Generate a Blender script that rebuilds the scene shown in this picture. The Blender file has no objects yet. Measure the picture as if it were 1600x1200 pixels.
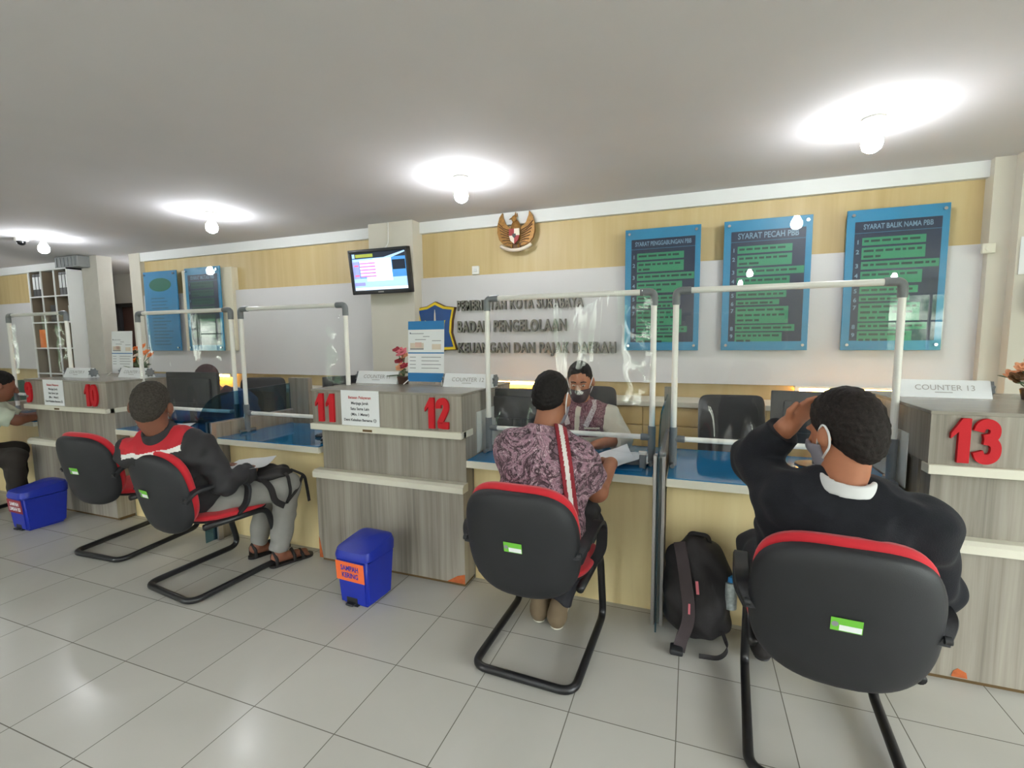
import bpy, bmesh, math, random
import numpy as np
from mathutils import Vector, Matrix, Euler
random.seed(7)
PI = math.pi
S = bpy.context.scene
COL = S.collection
ORG = {}

# ------------------------------------------------------------------ materials
def srgb(r, g, b):
    f = lambda c: (c/255/12.92) if c/255 <= .04045 else ((c/255+.055)/1.055)**2.4
    return (f(r), f(g), f(b), 1)
class NT:
    def __init__(s, name):
        s.m = bpy.data.materials.new(name); s.m.use_nodes = True
        s.t = s.m.node_tree; s.n = s.t.nodes; s.l = s.t.links
        s.b = s.n['Principled BSDF']; s.out = s.n['Material Output']
    def add(s, kind, **kw):
        nd = s.n.new(kind)
        for k, v in kw.items():
            if k.startswith('i_'):
                key = k[2:].replace('_', ' '); nd.inputs[int(key) if key.isdigit() else key].default_value = v
            else: setattr(nd, k, v)
        return nd
    def link(s, a, b): s.l.new(a, b)
    def coord(s, scale=(1, 1, 1), kind='Object', loc=(0, 0, 0)):
        tc = s.add('ShaderNodeTexCoord'); mp = s.add('ShaderNodeMapping')
        mp.inputs['Scale'].default_value = scale; mp.inputs['Location'].default_value = loc
        s.link(tc.outputs[kind], mp.inputs['Vector']); return mp.outputs['Vector']
    def ramp(s, fac, stops):
        r = s.add('ShaderNodeValToRGB'); e = r.color_ramp.elements
        while len(e) < len(stops): e.new(.5)
        for i, (p, c) in enumerate(stops): e[i].position = p; e[i].color = c
        s.link(fac, r.inputs['Fac']); return r.outputs['Color']
    def noise(s, vec, scale, detail=3, dist=0, rough=.5):
        n = s.add('ShaderNodeTexNoise'); n.inputs['Scale'].default_value = scale
        n.inputs['Detail'].default_value = detail; n.inputs['Distortion'].default_value = dist; n.inputs['Roughness'].default_value = rough
        s.link(vec, n.inputs['Vector']); return n.outputs['Fac']
    def bump(s, h, strength=.2, dist=.01):
        b = s.add('ShaderNodeBump'); b.inputs['Strength'].default_value = strength; b.inputs['Distance'].default_value = dist
        s.link(h, b.inputs['Height']); s.link(b.outputs['Normal'], s.b.inputs['Normal']); return b
MATS = {}
def pm(name, rgb, rough=.5, metal=0, var=.06, nscale=8, bump=0, bscale=60, spec=.5, stretch=(1, 1, 1), sheen=0):
    """plain procedural material: base colour with slight noise variation"""
    if name in MATS: return MATS[name]
    t = NT(name); c = srgb(*rgb)
    v = t.coord(stretch)
    f = t.noise(v, nscale)
    lo = tuple(max(0, x*(1-var)) for x in c[:3])+(1,); hi = tuple(min(1, x*(1+var)) for x in c[:3])+(1,)
    t.link(t.ramp(f, [(.3, lo), (.7, hi)]), t.b.inputs['Base Color'])
    t.b.inputs['Roughness'].default_value = rough; t.b.inputs['Metallic'].default_value = metal
    t.b.inputs['Specular IOR Level'].default_value = spec
    if sheen: t.b.inputs['Sheen Weight'].default_value = sheen
    if bump: t.bump(t.noise(t.coord(), bscale, 4), bump, .004)
    MATS[name] = t.m; return t.m
def wood(name, c1, c2, c3, sx=30, sz=1.2, rough=.4):
    t = NT(name)
    v = t.coord((sx, sx, sz)); f = t.noise(v, 1.0, 6, .4, .6)
    v2 = t.coord((sx*.14, sx*.14, sz*.3)); f2 = t.noise(v2, 1.0, 3)
    mx = t.add('ShaderNodeMath', operation='MULTIPLY_ADD'); mx.inputs[1].default_value = .45
    t.link(f2, mx.inputs[0])
    m2 = t.add('ShaderNodeMath', operation='MULTIPLY'); m2.inputs[1].default_value = .55; t.link(f, m2.inputs[0]); t.link(m2.outputs[0], mx.inputs[2])
    t.link(t.ramp(mx.outputs[0], [(.35, srgb(*c1)), (.5, srgb(*c2)), (.65, srgb(*c3))]), t.b.inputs['Base Color'])
    t.b.inputs['Roughness'].default_value = rough
    return t.m
def emis(name, rgb, strength):
    t = NT(name); t.b.inputs['Base Color'].default_value = srgb(*rgb)
    t.b.inputs['Emission Color'].default_value = srgb(*rgb); t.b.inputs['Emission Strength'].default_value = strength
    return t.m
def sheet(name, tint, gloss, rough, bump=0, haze=0.0, bscale=7):
    """thin clear sheet: straight-through transparency plus mirror reflection"""
    t = NT(name); t.n.remove(t.b)
    tr = t.add('ShaderNodeBsdfTransparent'); tr.inputs['Color'].default_value = tint
    gl = t.add('ShaderNodeBsdfGlossy'); gl.inputs['Roughness'].default_value = rough; gl.inputs['Color'].default_value = (1, 1, 1, 1)
    fr = t.add('ShaderNodeLayerWeight'); fr.inputs['Blend'].default_value = .5
    pw = t.add('ShaderNodeMath', operation='POWER'); pw.inputs[1].default_value = 5; t.link(fr.outputs['Facing'], pw.inputs[0])
    sc = t.add('ShaderNodeMath', operation='MULTIPLY_ADD'); sc.inputs[1].default_value = .955; sc.inputs[2].default_value = .045; t.link(pw.outputs[0], sc.inputs[0])
    ml = t.add('ShaderNodeMath', operation='MULTIPLY'); ml.inputs[1].default_value = gloss; t.link(sc.outputs[0], ml.inputs[0])
    cl = t.add('ShaderNodeMath', operation='MINIMUM'); cl.inputs[1].default_value = .9; t.link(ml.outputs[0], cl.inputs[0])
    mix = t.add('ShaderNodeMixShader'); t.link(cl.outputs[0], mix.inputs[0]); t.link(tr.outputs[0], mix.inputs[1]); t.link(gl.outputs[0], mix.inputs[2])
    if bump:
        h = t.noise(t.coord((1, 1, .25)), bscale, 3, .6)
        b = t.add('ShaderNodeBump'); b.inputs['Strength'].default_value = bump; b.inputs['Distance'].default_value = .02
        t.link(h, b.inputs['Height']); t.link(b.outputs[0], gl.inputs['Normal']); t.link(b.outputs[0], fr.inputs['Normal'])
    last = mix.outputs[0]
    if haze:
        df = t.add('ShaderNodeBsdfDiffuse'); df.inputs['Color'].default_value = (.9, .9, .9, 1)
        tl = t.add('ShaderNodeBsdfTranslucent'); tl.inputs['Color'].default_value = (.9, .9, .9, 1)
        ad = t.add('ShaderNodeMixShader', i_0=.5); t.link(df.outputs[0], ad.inputs[1]); t.link(tl.outputs[0], ad.inputs[2])
        m3 = t.add('ShaderNodeMixShader'); m3.inputs[0].default_value = haze
        t.link(last, m3.inputs[1]); t.link(ad.outputs[0], m3.inputs[2]); last = m3.outputs[0]
    t.link(last, t.out.inputs['Surface'])
    return t.m

def floor_mat():
    t = NT('floor_tiles'); v = t.coord((1, 1, 1), 'Object', (.018, -.1, 0))
    b = t.add('ShaderNodeTexBrick'); b.offset = 0; b.squash = 1
    b.inputs['Scale'].default_value = 1; b.inputs['Brick Width'].default_value = .408; b.inputs['Row Height'].default_value = .41
    b.inputs['Mortar Size'].default_value = .0022; b.inputs['Mortar Smooth'].default_value = .2; b.inputs['Bias'].default_value = 0
    b.inputs['Color1'].default_value = srgb(196, 194, 186); b.inputs['Color2'].default_value = srgb(190, 188, 180); b.inputs['Mortar'].default_value = srgb(118, 114, 105)
    t.link(v, b.inputs['Vector'])
    n = t.noise(v, 5, 6); n2 = t.noise(v, 1.3, 4, 1)
    mx = t.add('ShaderNodeMix', data_type='RGBA', blend_type='MULTIPLY'); mx.inputs[0].default_value = 1
    t.link(b.outputs['Color'], mx.inputs[6]); t.link(t.ramp(n2, [(.3, (.93, .93, .925, 1)), (.7, (1, 1, 1, 1))]), mx.inputs[7])
    t.link(mx.outputs[2], t.b.inputs['Base Color'])
    mr = t.add('ShaderNodeMapRange'); mr.inputs['To Min'].default_value = .17; mr.inputs['To Max'].default_value = .27; t.b.inputs['Specular IOR Level'].default_value = .22
    t.link(n, mr.inputs['Value']); t.link(mr.outputs[0], t.b.inputs['Roughness'])
    inv = t.add('ShaderNodeMath', operation='SUBTRACT'); inv.inputs[0].default_value = 1; t.link(b.outputs['Fac'], inv.inputs[1])
    t.bump(inv.outputs[0], .25, .002)
    return t.m
def batik_mat(name, cols, sc=1.0):
    """printed cloth: swirling motifs with pale and dark outlines"""
    t = NT(name); v = t.coord((1, 1, 1))
    n = t.noise(v, 17*sc, 2.5, 3.2); n2 = t.noise(v, 34*sc, 2, 4.5); n3 = t.noise(v, 27*sc, 2, 3.8)
    base = t.ramp(n, [(.34, srgb(*cols[1])), (.44, srgb(*cols[2])), (.5, srgb(*cols[1])), (.57, srgb(*cols[0])), (.66, srgb(*cols[2]))])
    def over(prev, fac, col):
        mx = t.add('ShaderNodeMix', data_type='RGBA'); t.link(fac, mx.inputs[0]); t.link(prev, mx.inputs[6]); mx.inputs[7].default_value = srgb(*col); return mx.outputs[2]
    band = lambda f, c, w_: t.ramp(f, [(c-w_, (0, 0, 0, 1)), (c-w_*.4, (1, 1, 1, 1)), (c+w_*.4, (1, 1, 1, 1)), (c+w_, (0, 0, 0, 1))])
    c = over(base, band(n2, .44, .022), cols[4]); c = over(c, band(n3, .56, .016), cols[3]); c = over(c, band(n, .535, .02), cols[4])
    t.link(c, t.b.inputs['Base Color']); t.b.inputs['Roughness'].default_value = .85
    t.bump(t.noise(v, 300, 2), .15, .002)
    return t.m

M = dict(
    ceil=pm('ceiling_paint', (208, 206, 208), .9, var=.02, nscale=2), cream=pm('cream_wall_paint', (208, 203, 190), .75, var=.03, nscale=3),
    white=pm('white_gypsum', (226, 227, 226), .6, var=.02, nscale=3), panel=pm('white_wall_panel', (212, 210, 211), .45, var=.02, nscale=2),
    yellow=wood('yellow_wood_laminate', (188, 164, 114), (199, 176, 127), (206, 186, 139), 10, .5, .45),
    desk_yellow=wood('pale_yellow_laminate', (228, 206, 152), (234, 214, 162), (240, 222, 172), 14, .6, .4),
    grey=wood('grey_wood_laminate', (112, 106, 96), (146, 139, 128), (166, 160, 148), 34, .9, .35),
    greytop=pm('grey_top_laminate', (140, 134, 124), .25, var=.08, nscale=6, stretch=(1, 6, 1)),
    trim=pm('ivory_trim', (222, 218, 202), .45, var=.03), lamw=pm('white_laminate_inside', (206, 208, 202), .5, var=.03),
    chip=pm('chipped_particle_board', (176, 92, 48), .9, var=.2, nscale=40), red=pm('red_foam', (196, 22, 34), .8, var=.05, bump=.15, bscale=200),
    paper=pm('white_paper', (236, 238, 240), .8, var=.01), ink=pm('dark_ink', (60, 62, 70), .8), inkred=pm('red_ink', (190, 70, 70), .8), inkgrey=pm('grey_ink', (140, 140, 146), .8),
    blue=pm('banner_blue', (38, 122, 184), .6, var=.03), binblue=pm('blue_plastic', (22, 44, 160), .38, var=.05, bump=.03), orange=pm('orange_label', (238, 108, 50), .6, var=.04),
    maroon=pm('maroon_label', (140, 44, 56), .6), pvc=pm('white_pvc_pipe', (238, 236, 230), .35, var=.02), joint=pm('grey_pvc_joint', (112, 116, 120), .4, var=.05),
    black=pm('black_plastic', (34, 35, 38), .45, var=.1), shell=pm('black_textured_plastic', (29, 30, 34), .55, var=.1, bump=.12, bscale=350), tube=pm('black_painted_steel', (24, 24, 26), .35, var=.1),
    dust=pm('dusty_black_steel', (84, 84, 86), .6, var=.25, nscale=20), redfab=pm('red_fabric', (198, 28, 42), .85, var=.08, bump=.2, bscale=400, sheen=.2),
    green=pm('green_sticker', (110, 190, 60), .5, var=.03), alu=pm('brushed_aluminium', (176, 170, 168), .35, .8, var=.04), steel=pm('polished_steel', (205, 205, 205), .18, 1, var=.02),
    chromeletter=pm('brushed_steel_letter', (118, 114, 108), .35, .8, var=.1, nscale=12), skin=pm('brown_skin', (150, 98, 72), .55, var=.08, nscale=14), skin2=pm('tan_skin', (172, 112, 82), .55, var=.08, nscale=14),
    skin3=pm('deep_brown_skin', (128, 80, 60), .55, var=.08, nscale=14),
    hair=pm('black_hair', (24, 21, 20), .75, var=.5, nscale=120, bump=.5, bscale=260, spec=.25), greyhair=pm('greying_hair', (60, 55, 50), .8, var=.5, nscale=120, bump=.5, bscale=260, spec=.25),
    hair13=pm('dark_brown_hair', (33, 27, 25), .75, var=.5, nscale=120, bump=.5, bscale=260, spec=.25),
    jblack=pm('black_jacket', (38, 37, 40), .75, var=.12, bump=.15, bscale=300), jred=pm('red_jacket_yoke', (186, 32, 44), .75, var=.06, bump=.15, bscale=300), jwhite=pm('white_piping', (226, 222, 218), .7),
    trgrey=pm('grey_cotton_trousers', (138, 136, 132), .85, var=.06, bump=.15, bscale=300), trdark=pm('dark_trousers', (40, 40, 46), .85, var=.1), trbrown=pm('dark_brown_trousers', (44, 38, 34), .85, var=.1),
    sweater=pm('charcoal_sweater', (31, 32, 37), .95, var=.12, nscale=25, bump=.35, bscale=260, sheen=.06, spec=.2), collarw=pm('white_collar', (214, 214, 214), .8), cream_shirt=pm('cream_uniform', (216, 206, 186), .85, var=.04, bump=.1, bscale=260),
    mint=pm('pale_mint_shirt', (196, 206, 188), .85, var=.05), blueshirt=pm('blue_jacket', (34, 74, 120), .85, var=.1), hijab=pm('dark_maroon_cloth', (58, 36, 40), .85, var=.1),
    maskdark=pm('dark_mauve_mask', (72, 54, 60), .85, var=.05), maskgrey=pm('grey_mask', (136, 132, 142), .85, var=.05), cord=pm('white_elastic', (230, 230, 230), .7),
    sandal=pm('black_sandal', (32, 28, 28), .7, var=.1), sneaker=pm('tan_sneaker', (112, 96, 74), .8, var=.1), eye=pm('eye_white', (190, 178, 168), .4), iris=pm('dark_iris', (24, 16, 12), .2),
    nylon=pm('black_nylon', (34, 31, 33), .7, var=.2, bump=.25, bscale=300), strapg=pm('brown_black_webbing', (62, 52, 54), .75, var=.1, bump=.2, bscale=400), bottle=pm('clear_bottle_wrap', (170, 178, 178), .3, .3, var=.3, nscale=60),
    strapred=pm('maroon_webbing', (140, 34, 46), .8), cab=pm('yellow_cabinet', (214, 184, 122), .5, var=.04), gap=pm('dark_gap', (96, 74, 40), .8),
    screen=pm('black_glass', (10, 11, 13), .06), leaf=pm('plastic_leaf', (74, 96, 62), .6, var=.2), flred=pm('dark_red_petal', (150, 34, 50), .7, var=.15), florange=pm('orange_petal', (226, 120, 40), .7, var=.12),
    flpeach=pm('peach_petal', (224, 160, 120), .7, var=.12), flpink=pm('pink_petal', (206, 110, 120), .7, var=.12), pot=pm('brown_pot', (70, 46, 34), .5), gold=pm('antique_gold', (150, 108, 52), .45, .35, var=.25, nscale=60),
    goldd=pm('dark_bronze', (92, 62, 32), .5, .3, var=.2), ered=pm('emblem_red', (150, 34, 36), .5), ewhite=pm('emblem_white', (220, 206, 190), .5), crestblue=pm('crest_blue', (28, 72, 132), .45), crestyellow=pm('crest_yellow', (226, 196, 40), .5),
    door=pm('brown_door', (92, 66, 62), .5, var=.08, stretch=(6, 6, 1)), binder=pm('binder_black', (40, 40, 42), .5), ductgrey=pm('grey_box', (136, 138, 138), .7, var=.05), shelfback=pm('taupe_back_and_shade', (126, 112, 94), .7, var=.05),
    folder=pm('blue_folder', (44, 120, 170), .5), skyblue=pm('poster_blue', (40, 134, 178), .4, var=.05), navy=pm('poster_navy', (18, 34, 66), .4), pgreen=pm('poster_green', (44, 138, 100), .4, var=.04), pline=pm('poster_dark_text', (16, 58, 52), .5),
    pdim=pm('poster_dark_green', (24, 74, 66), .4), ptxt=pm('poster_pale_text', (120, 150, 176), .4), pblue2=pm('poster_plain_blue', (48, 128, 176), .4), poval=pm('poster_oval_green', (34, 104, 84), .4), pline2=pm('poster_blue_text', (44, 100, 130), .4),
    floor=floor_mat(),
    batik=batik_mat('mauve_batik', [(78, 58, 66), (122, 96, 108), (166, 130, 144), (214, 192, 198), (56, 40, 46)], .5),
    batik2=batik_mat('maroon_batik', [(96, 52, 62), (128, 78, 88), (150, 104, 112), (196, 170, 168), (84, 44, 52)], .8),
    film=sheet('clear_plastic_film', (.965, .97, .97, 1), .8, .03, .15, .02), acrylic=sheet('clear_acrylic', (.97, .985, .985, 1), .65, .01), tint=sheet('blue_tinted_glass', (.36, .56, .66, 1), 1.0, .01), pane=sheet('window_glass', (.95, .97, .96, 1), 1, .01),
    visor=sheet('clear_visor', (.95, .96, .97, 1), 2.0, .02, 0, .06),
    bulb=emis('lit_bulb', (248, 251, 255), 130), warm=emis('warm_tube', (255, 190, 90), 60),
)
def deskglass():
    t = NT('blue_glass_sheet'); t.b.inputs['Base Color'].default_value = srgb(24, 112, 162); t.b.inputs['Roughness'].default_value = .06; t.b.inputs['Specular IOR Level'].default_value = .6
    return t.m
M['deskglass'] = deskglass()

# ------------------------------------------------------------------ mesh builder
class MB:
    def __init__(s): s.v = []; s.f = []; s.mi = []; s.mats = []
    def _m(s, mat):
        if mat is None: return 0
        if mat not in s.mats: s.mats.append(mat)
        return s.mats.index(mat)
    def raw(s, vs, fs, mat=None, X=None):
        o = len(s.v); k = s._m(mat)
        for p in vs:
            p = Vector(p); s.v.append(X @ p if X is not None else p)
        for f in fs: s.f.append([i+o for i in f]); s.mi.append(k)
        return s
    def bm(s, b, mat=None, X=None):
        b.verts.index_update()
        s.raw([v.co.copy() for v in b.verts], [[v.index for v in f.verts] for f in b.faces], mat, X); b.free(); return s
    def box(s, lo, hi, mat=None, bev=0, X=None, seg=2):
        b = bmesh.new(); bmesh.ops.create_cube(b, size=1)
        lo = Vector(lo); hi = Vector(hi); c = (lo+hi)/2; d = hi-lo
        for v in b.verts: v.co = Vector((c.x+v.co.x*d.x, c.y+v.co.y*d.y, c.z+v.co.z*d.z))
        if bev: bmesh.ops.bevel(b, geom=b.edges[:], offset=bev, segments=seg, affect='EDGES', profile=.5)
        return s.bm(b, mat, X)
    def cyl(s, a, c, r, mat=None, n=20, r2=None, X=None, caps=True):
        a = Vector(a); c = Vector(c); d = (c-a).normalized(); u = d.orthogonal().normalized(); w = d.cross(u); r2 = r if r2 is None else r2
        vs = []
        for (p, rr) in ((a, r), (c, r2)):
            for i in range(n): t = 2*PI*i/n; vs.append(p+u*(math.cos(t)*rr)+w*(math.sin(t)*rr))
        fs = [[i, (i+1) % n, n+(i+1) % n, n+i] for i in range(n)]
        if caps: fs += [list(range(n))[::-1], list(range(n, 2*n))]
        return s.raw(vs, fs, mat, X)
    def tube(s, pts, r, mat=None, n=12, X=None, closed=False):
        pts = [Vector(p) for p in pts]; N = len(pts); vs = []; up = None
        for i, p in enumerate(pts):
            d = (pts[(i+1) % N]-pts[i-1]) if closed else (pts[min(i+1, N-1)]-pts[max(i-1, 0)])
            d.normalize()
            if up is None: up = d.orthogonal().normalized()
            up = (up-d*up.dot(d)).normalized(); w = d.cross(up)
            rr = r[i] if isinstance(r, (list, tuple)) else r
            for k in range(n): t = 2*PI*k/n; vs.append(p+up*(math.cos(t)*rr)+w*(math.sin(t)*rr))
        fs = []
        for i in range(N if closed else N-1):
            j = (i+1) % N
            for k in range(n): fs.append([i*n+k, i*n+(k+1) % n, j*n+(k+1) % n, j*n+k])
        if not closed: fs += [list(range(n))[::-1], list(range((N-1)*n, N*n))]
        return s.raw(vs, fs, mat, X)
    def lathe(s, prof, mat=None, n=28, X=None, sx=1, sy=1):
        vs = []; fs = []
        for (r, z) in prof:
            for k in range(n): t = 2*PI*k/n; vs.append((math.cos(t)*r*sx, math.sin(t)*r*sy, z))
        for i in range(len(prof)-1):
            for k in range(n): fs.append([i*n+k, i*n+(k+1) % n, (i+1)*n+(k+1) % n, (i+1)*n+k])
        fs += [list(range(n))[::-1], list(range((len(prof)-1)*n, len(prof)*n))]
        return s.raw(vs, fs, mat, X)
    def prism(s, poly, y0, y1, mat=None, X=None, plane='xz'):
        """extrude a polygon given in plane coordinates between depth y0 and y1"""
        n = len(poly); mk = {'xz': lambda a, b, d: (a, d, b), 'yz': lambda a, b, d: (d, a, b), 'xy': lambda a, b, d: (a, b, d)}[plane]
        vs = [mk(a, b, y0) for a, b in poly]+[mk(a, b, y1) for a, b in poly]
        fs = [list(range(n)), list(range(n, 2*n))[::-1]]+[[i, i+n, (i+1) % n+n, (i+1) % n] for i in range(n)]
        b = bmesh.new(); bv = [b.verts.new(v) for v in vs]
        for f in fs: b.faces.new([bv[i] for i in f])
        bmesh.ops.recalc_face_normals(b, faces=b.faces[:]); bmesh.ops.triangulate(b, faces=[f for f in b.faces if len(f.verts) > 4])
        return s.bm(b, mat, X)
    def pillow(s, w, h, t, p=2.6, e=3.2, bend=0, mat=None, X=None, rings=12, n=56, tf=.5, bulge=2.2):
        """superellipse cushion in local xz, thickness along y; bend curves it about z"""
        vs = []; fs = []; sgn = lambda a: -1 if a < 0 else 1
        def layer(side):
            idx = []
            for i in range(rings+1):
                r = math.sin(PI/2*i/rings); row = []
                for k in range(n if i else 1):
                    th = 2*PI*k/n; cx = sgn(math.cos(th))*abs(math.cos(th))**(2/e); cz = sgn(math.sin(th))*abs(math.sin(th))**(2/e)
                    x = w/2*cx*r; z = h/2*cz*r; y = side*t*(tf if side > 0 else 1-tf)*max(0, 1-r**bulge)**(1/bulge)
                    y += bend*(x/(w/2))**2; row.append(len(vs)); vs.append((x, y, z))
                idx.append(row)
            for i in range(rings):
                a, b_ = idx[i], idx[i+1]
                for k in range(n):
                    q = [a[0], b_[k], b_[(k+1) % n]] if i == 0 else [a[k], b_[k], b_[(k+1) % n], a[(k+1) % n]]
                    fs.append(q if side < 0 else q[::-1])
            return idx[-1]
        layer(1); layer(-1)
        return s.raw(vs, fs, mat, X)
    def ball(s, c, r, mat=None, X=None, sub=3):
        b = bmesh.new(); bmesh.ops.create_icosphere(b, subdivisions=sub, radius=1)
        r = (r, r, r) if isinstance(r, (int, float)) else r
        for v in b.verts: v.co = Vector((c[0]+v.co.x*r[0], c[1]+v.co.y*r[1], c[2]+v.co.z*r[2]))
        return s.bm(b, mat, X)
    def text(s, txt, size, X, mat=None, ext=.0, off=0, xs=1, align='CENTER', space=1):
        c = bpy.data.curves.new('t', 'FONT'); c.body = txt; c.size = size; c.extrude = ext; c.offset = off; c.align_x = align; c.align_y = 'CENTER'; c.resolution_u = 4; c.space_character = space
        o = bpy.data.objects.new('t', c); COL.objects.link(o)
        dg = bpy.context.evaluated_depsgraph_get(); ev = o.evaluated_get(dg); me = ev.to_mesh()
        vs = [(v.co.x*xs, v.co.y, v.co.z) for v in me.vertices]; fs = [list(p.vertices) for p in me.polygons]
        s.raw(vs, fs, mat, X); ev.to_mesh_clear()
        bpy.data.objects.remove(o); bpy.data.curves.remove(c); return s
    def build(s, name, mat=None, parent=None, smooth=False, weld=0, angle=None):
        off = Vector((0, 0, 0)); r = parent
        while r is not None:
            if r.name in ORG: off = ORG[r.name]; break
            r = r.parent
        me = bpy.data.meshes.new(name)
        me.from_pydata([tuple(v-off) for v in s.v], [], s.f)
        mats = s.mats or [mat]
        for m_ in mats: me.materials.append(m_)
        if s.mats: me.polygons.foreach_set('material_index', s.mi)
        me.validate(); me.update()
        if smooth:
            me.polygons.foreach_set('use_smooth', [True]*len(me.polygons))
            if angle: me.set_sharp_from_angle(angle=math.radians(angle))
        o = bpy.data.objects.new(name, me); COL.objects.link(o)
        if parent is not None: o.parent = parent
        return o
def tag(o, label=None, cat=None, group=None, kind=None):
    if label: o['label'] = label
    if cat: o['category'] = cat
    if group: o['group'] = group
    if kind: o['kind'] = kind
    return o
def thing(name, label, cat, loc=(0, 0, 0), group=None, local=False):
    """Empty at the thing's base. local=False: children are given in world coordinates."""
    o = bpy.data.objects.new(name, None); COL.objects.link(o); o.location = loc; o.empty_display_size = .1
    ORG[o.name] = Vector((0, 0, 0)) if local else Vector(loc)
    return tag(o, label, cat, group)
def dup(root, loc, rz, label, group=None):
    r = root.copy(); COL.objects.link(r); r.location = loc; r.rotation_euler = (0, 0, rz); r['label'] = label
    if group: r['group'] = group
    def rec(src, par):
        for ch in list(src.children):
            c = ch.copy(); COL.objects.link(c); c.parent = par; rec(ch, c)
    rec(root, r); return r
def struct(name, mb, mat=None, **k): return tag(mb.build(name, mat, **k), kind='structure')
WALLX = lambda x, y, z: Matrix.Translation((x, y, z)) @ Matrix.Rotation(PI/2, 4, 'X')     # text standing upright, read from -y
def arc(c, a0, a1, r, n, f): return [f(c, a0+(a1-a0)*i/n, r) for i in range(n+1)]
def fillet(pts, r, n=6):
    """round the corners of a polyline"""
    pts = [Vector(p) for p in pts]; out = [pts[0]]
    for i in range(1, len(pts)-1):
        a = (pts[i-1]-pts[i]); b = (pts[i+1]-pts[i]); rr = min(r, a.length*.49, b.length*.49); a.normalize(); b.normalize()
        p0 = pts[i]+a*rr; p1 = pts[i]+b*rr
        for k in range(n+1):
            t = k/n; out.append(p0*(1-t)**2+pts[i]*2*t*(1-t)+p1*t*t)
    return out+[pts[-1]]

# ------------------------------------------------------------------ camera, world
cam = bpy.data.cameras.new('camera'); co = bpy.data.objects.new('camera', cam); COL.objects.link(co); S.camera = co
cam.sensor_width = 36; cam.lens = 743.07/1600*36; cam.clip_start = .02
def camrot():
    pitch, yaw, roll = -0.09604205, -0.35971944, -0.01038014
    cy, sy = math.cos(yaw), math.sin(yaw); cp, sp = math.cos(pitch), math.sin(pitch)
    f = Vector((sy*cp, cy*cp, sp)); r = Vector((cy, -sy, 0)); u = r.cross(f); cr, sr = math.cos(roll), math.sin(roll)
    R = r*cr+u*sr; U = u*cr-r*sr
    return Matrix((R, U, -f)).transposed()
co.matrix_world = Matrix.Translation((0, 0, 1.5)) @ camrot().to_4x4()
w = bpy.data.worlds.new('daylight'); S.world = w; w.use_nodes = True
wt = w.node_tree; bg = wt.nodes['Background']
tc = wt.nodes.new('ShaderNodeTexCoord'); sep = wt.nodes.new('ShaderNodeSeparateXYZ'); wt.links.new(tc.outputs['Generated'], sep.inputs[0])
nz = wt.nodes.new('ShaderNodeTexNoise'); nz.inputs['Scale'].default_value = 14; nz.inputs['Detail'].default_value = 6; wt.links.new(tc.outputs['Generated'], nz.inputs['Vector'])
rg = wt.nodes.new('ShaderNodeValToRGB'); e = rg.color_ramp.elements
e[0].position = .48; e[0].color = (.05, .09, .05, 1); e[1].position = .74; e[1].color = (1, 1, .92, 1); wt.links.new(nz.outputs['Fac'], rg.inputs['Fac'])
rs = wt.nodes.new('ShaderNodeMapRange'); rs.inputs['From Min'].default_value = .05; rs.inputs['From Max'].default_value = .22; wt.links.new(sep.outputs['Z'], rs.inputs['Value'])
mxw = wt.nodes.new('ShaderNodeMix'); mxw.data_type = 'RGBA'; wt.links.new(rs.outputs[0], mxw.inputs[0]); wt.links.new(rg.outputs[0], mxw.inputs[6]); mxw.inputs[7].default_value = (.95, .97, 1, 1)
wt.links.new(mxw.outputs[2], bg.inputs['Color']); bg.inputs['Strength'].default_value = 18.0
S.view_settings.view_transform = 'Standard'; S.view_settings.look = 'None'; S.view_settings.gamma = 1; S.view_settings.exposure = .48
S.cycles.max_bounces = 8; S.cycles.transparent_max_bounces = 24
S.cycles.use_denoising = True
S.cycles.sample_clamp_indirect = 6

# ------------------------------------------------------------------ the room
XL, XR, YB, YF, ZC, YW = -18.0, 5.5, -4.0, 6.0, 2.66, 4.3
struct('floor', MB().box((XL, YB, -.1), (XR, YF, 0)), M['floor'])
struct('ceiling', MB().box((XL, YB, ZC), (XR, YF, ZC+.1)), M['ceil'])
struct('wall_left', MB().box((XL-.1, YB, 0), (XL, YF, ZC)), M['cream'])
struct('wall_right', MB().box((XR, YB, 0), (XR+.1, -3.2, ZC)).box((XR, 1.9, 0), (XR+.1, YF, ZC)).box((XR, -3.2, 0), (XR+.1, 1.9, .8)).box((XR, -3.2, 2.35), (XR+.1, 1.9, ZC)), M['cream'])
wf = MB().box((XR+.03, -3.2, .8), (XR+.08, 1.9, .84)).box((XR+.03, -3.2, 2.31), (XR+.08, 1.9, 2.35))
for k in range(5): yy = -3.2+(5.1-.04)*k/4; wf.box((XR+.03, yy, .84), (XR+.08, yy+.04, 2.31))
wo = struct('window_5', wf, M['alu']); MB().box((XR+.052, -3.16, .84), (XR+.058, 1.86, 2.31)).build('window_pane', M['pane'], wo)  # unseen side window, added to bring daylight onto the right side
struct('wall_back', MB().box((-7.0, YW, 0), (XR, YW+.12, ZC)).box((XL, YW, 0), (-7.78, YW+.12, ZC)), M['yellow'])
struct('wall_recess', MB().box((-8.6, 5.4, 0), (-7.0, 5.5, ZC)).box((-10.2, 5.4, 2.16), (-8.6, 5.5, ZC)).box((-10.2, 5.4, 0), (-9.35, 5.5, ZC)).box((-10.3, YW+.12, 0), (-10.2, 5.5, ZC)).box((-7.0, YW+.12, 0), (-6.9, 5.5, ZC)), M['white'])
d = MB().box((-9.35, 5.42, 0), (-8.6, 5.46, 2.16)); struct('door_1', d, M['door'])
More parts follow.
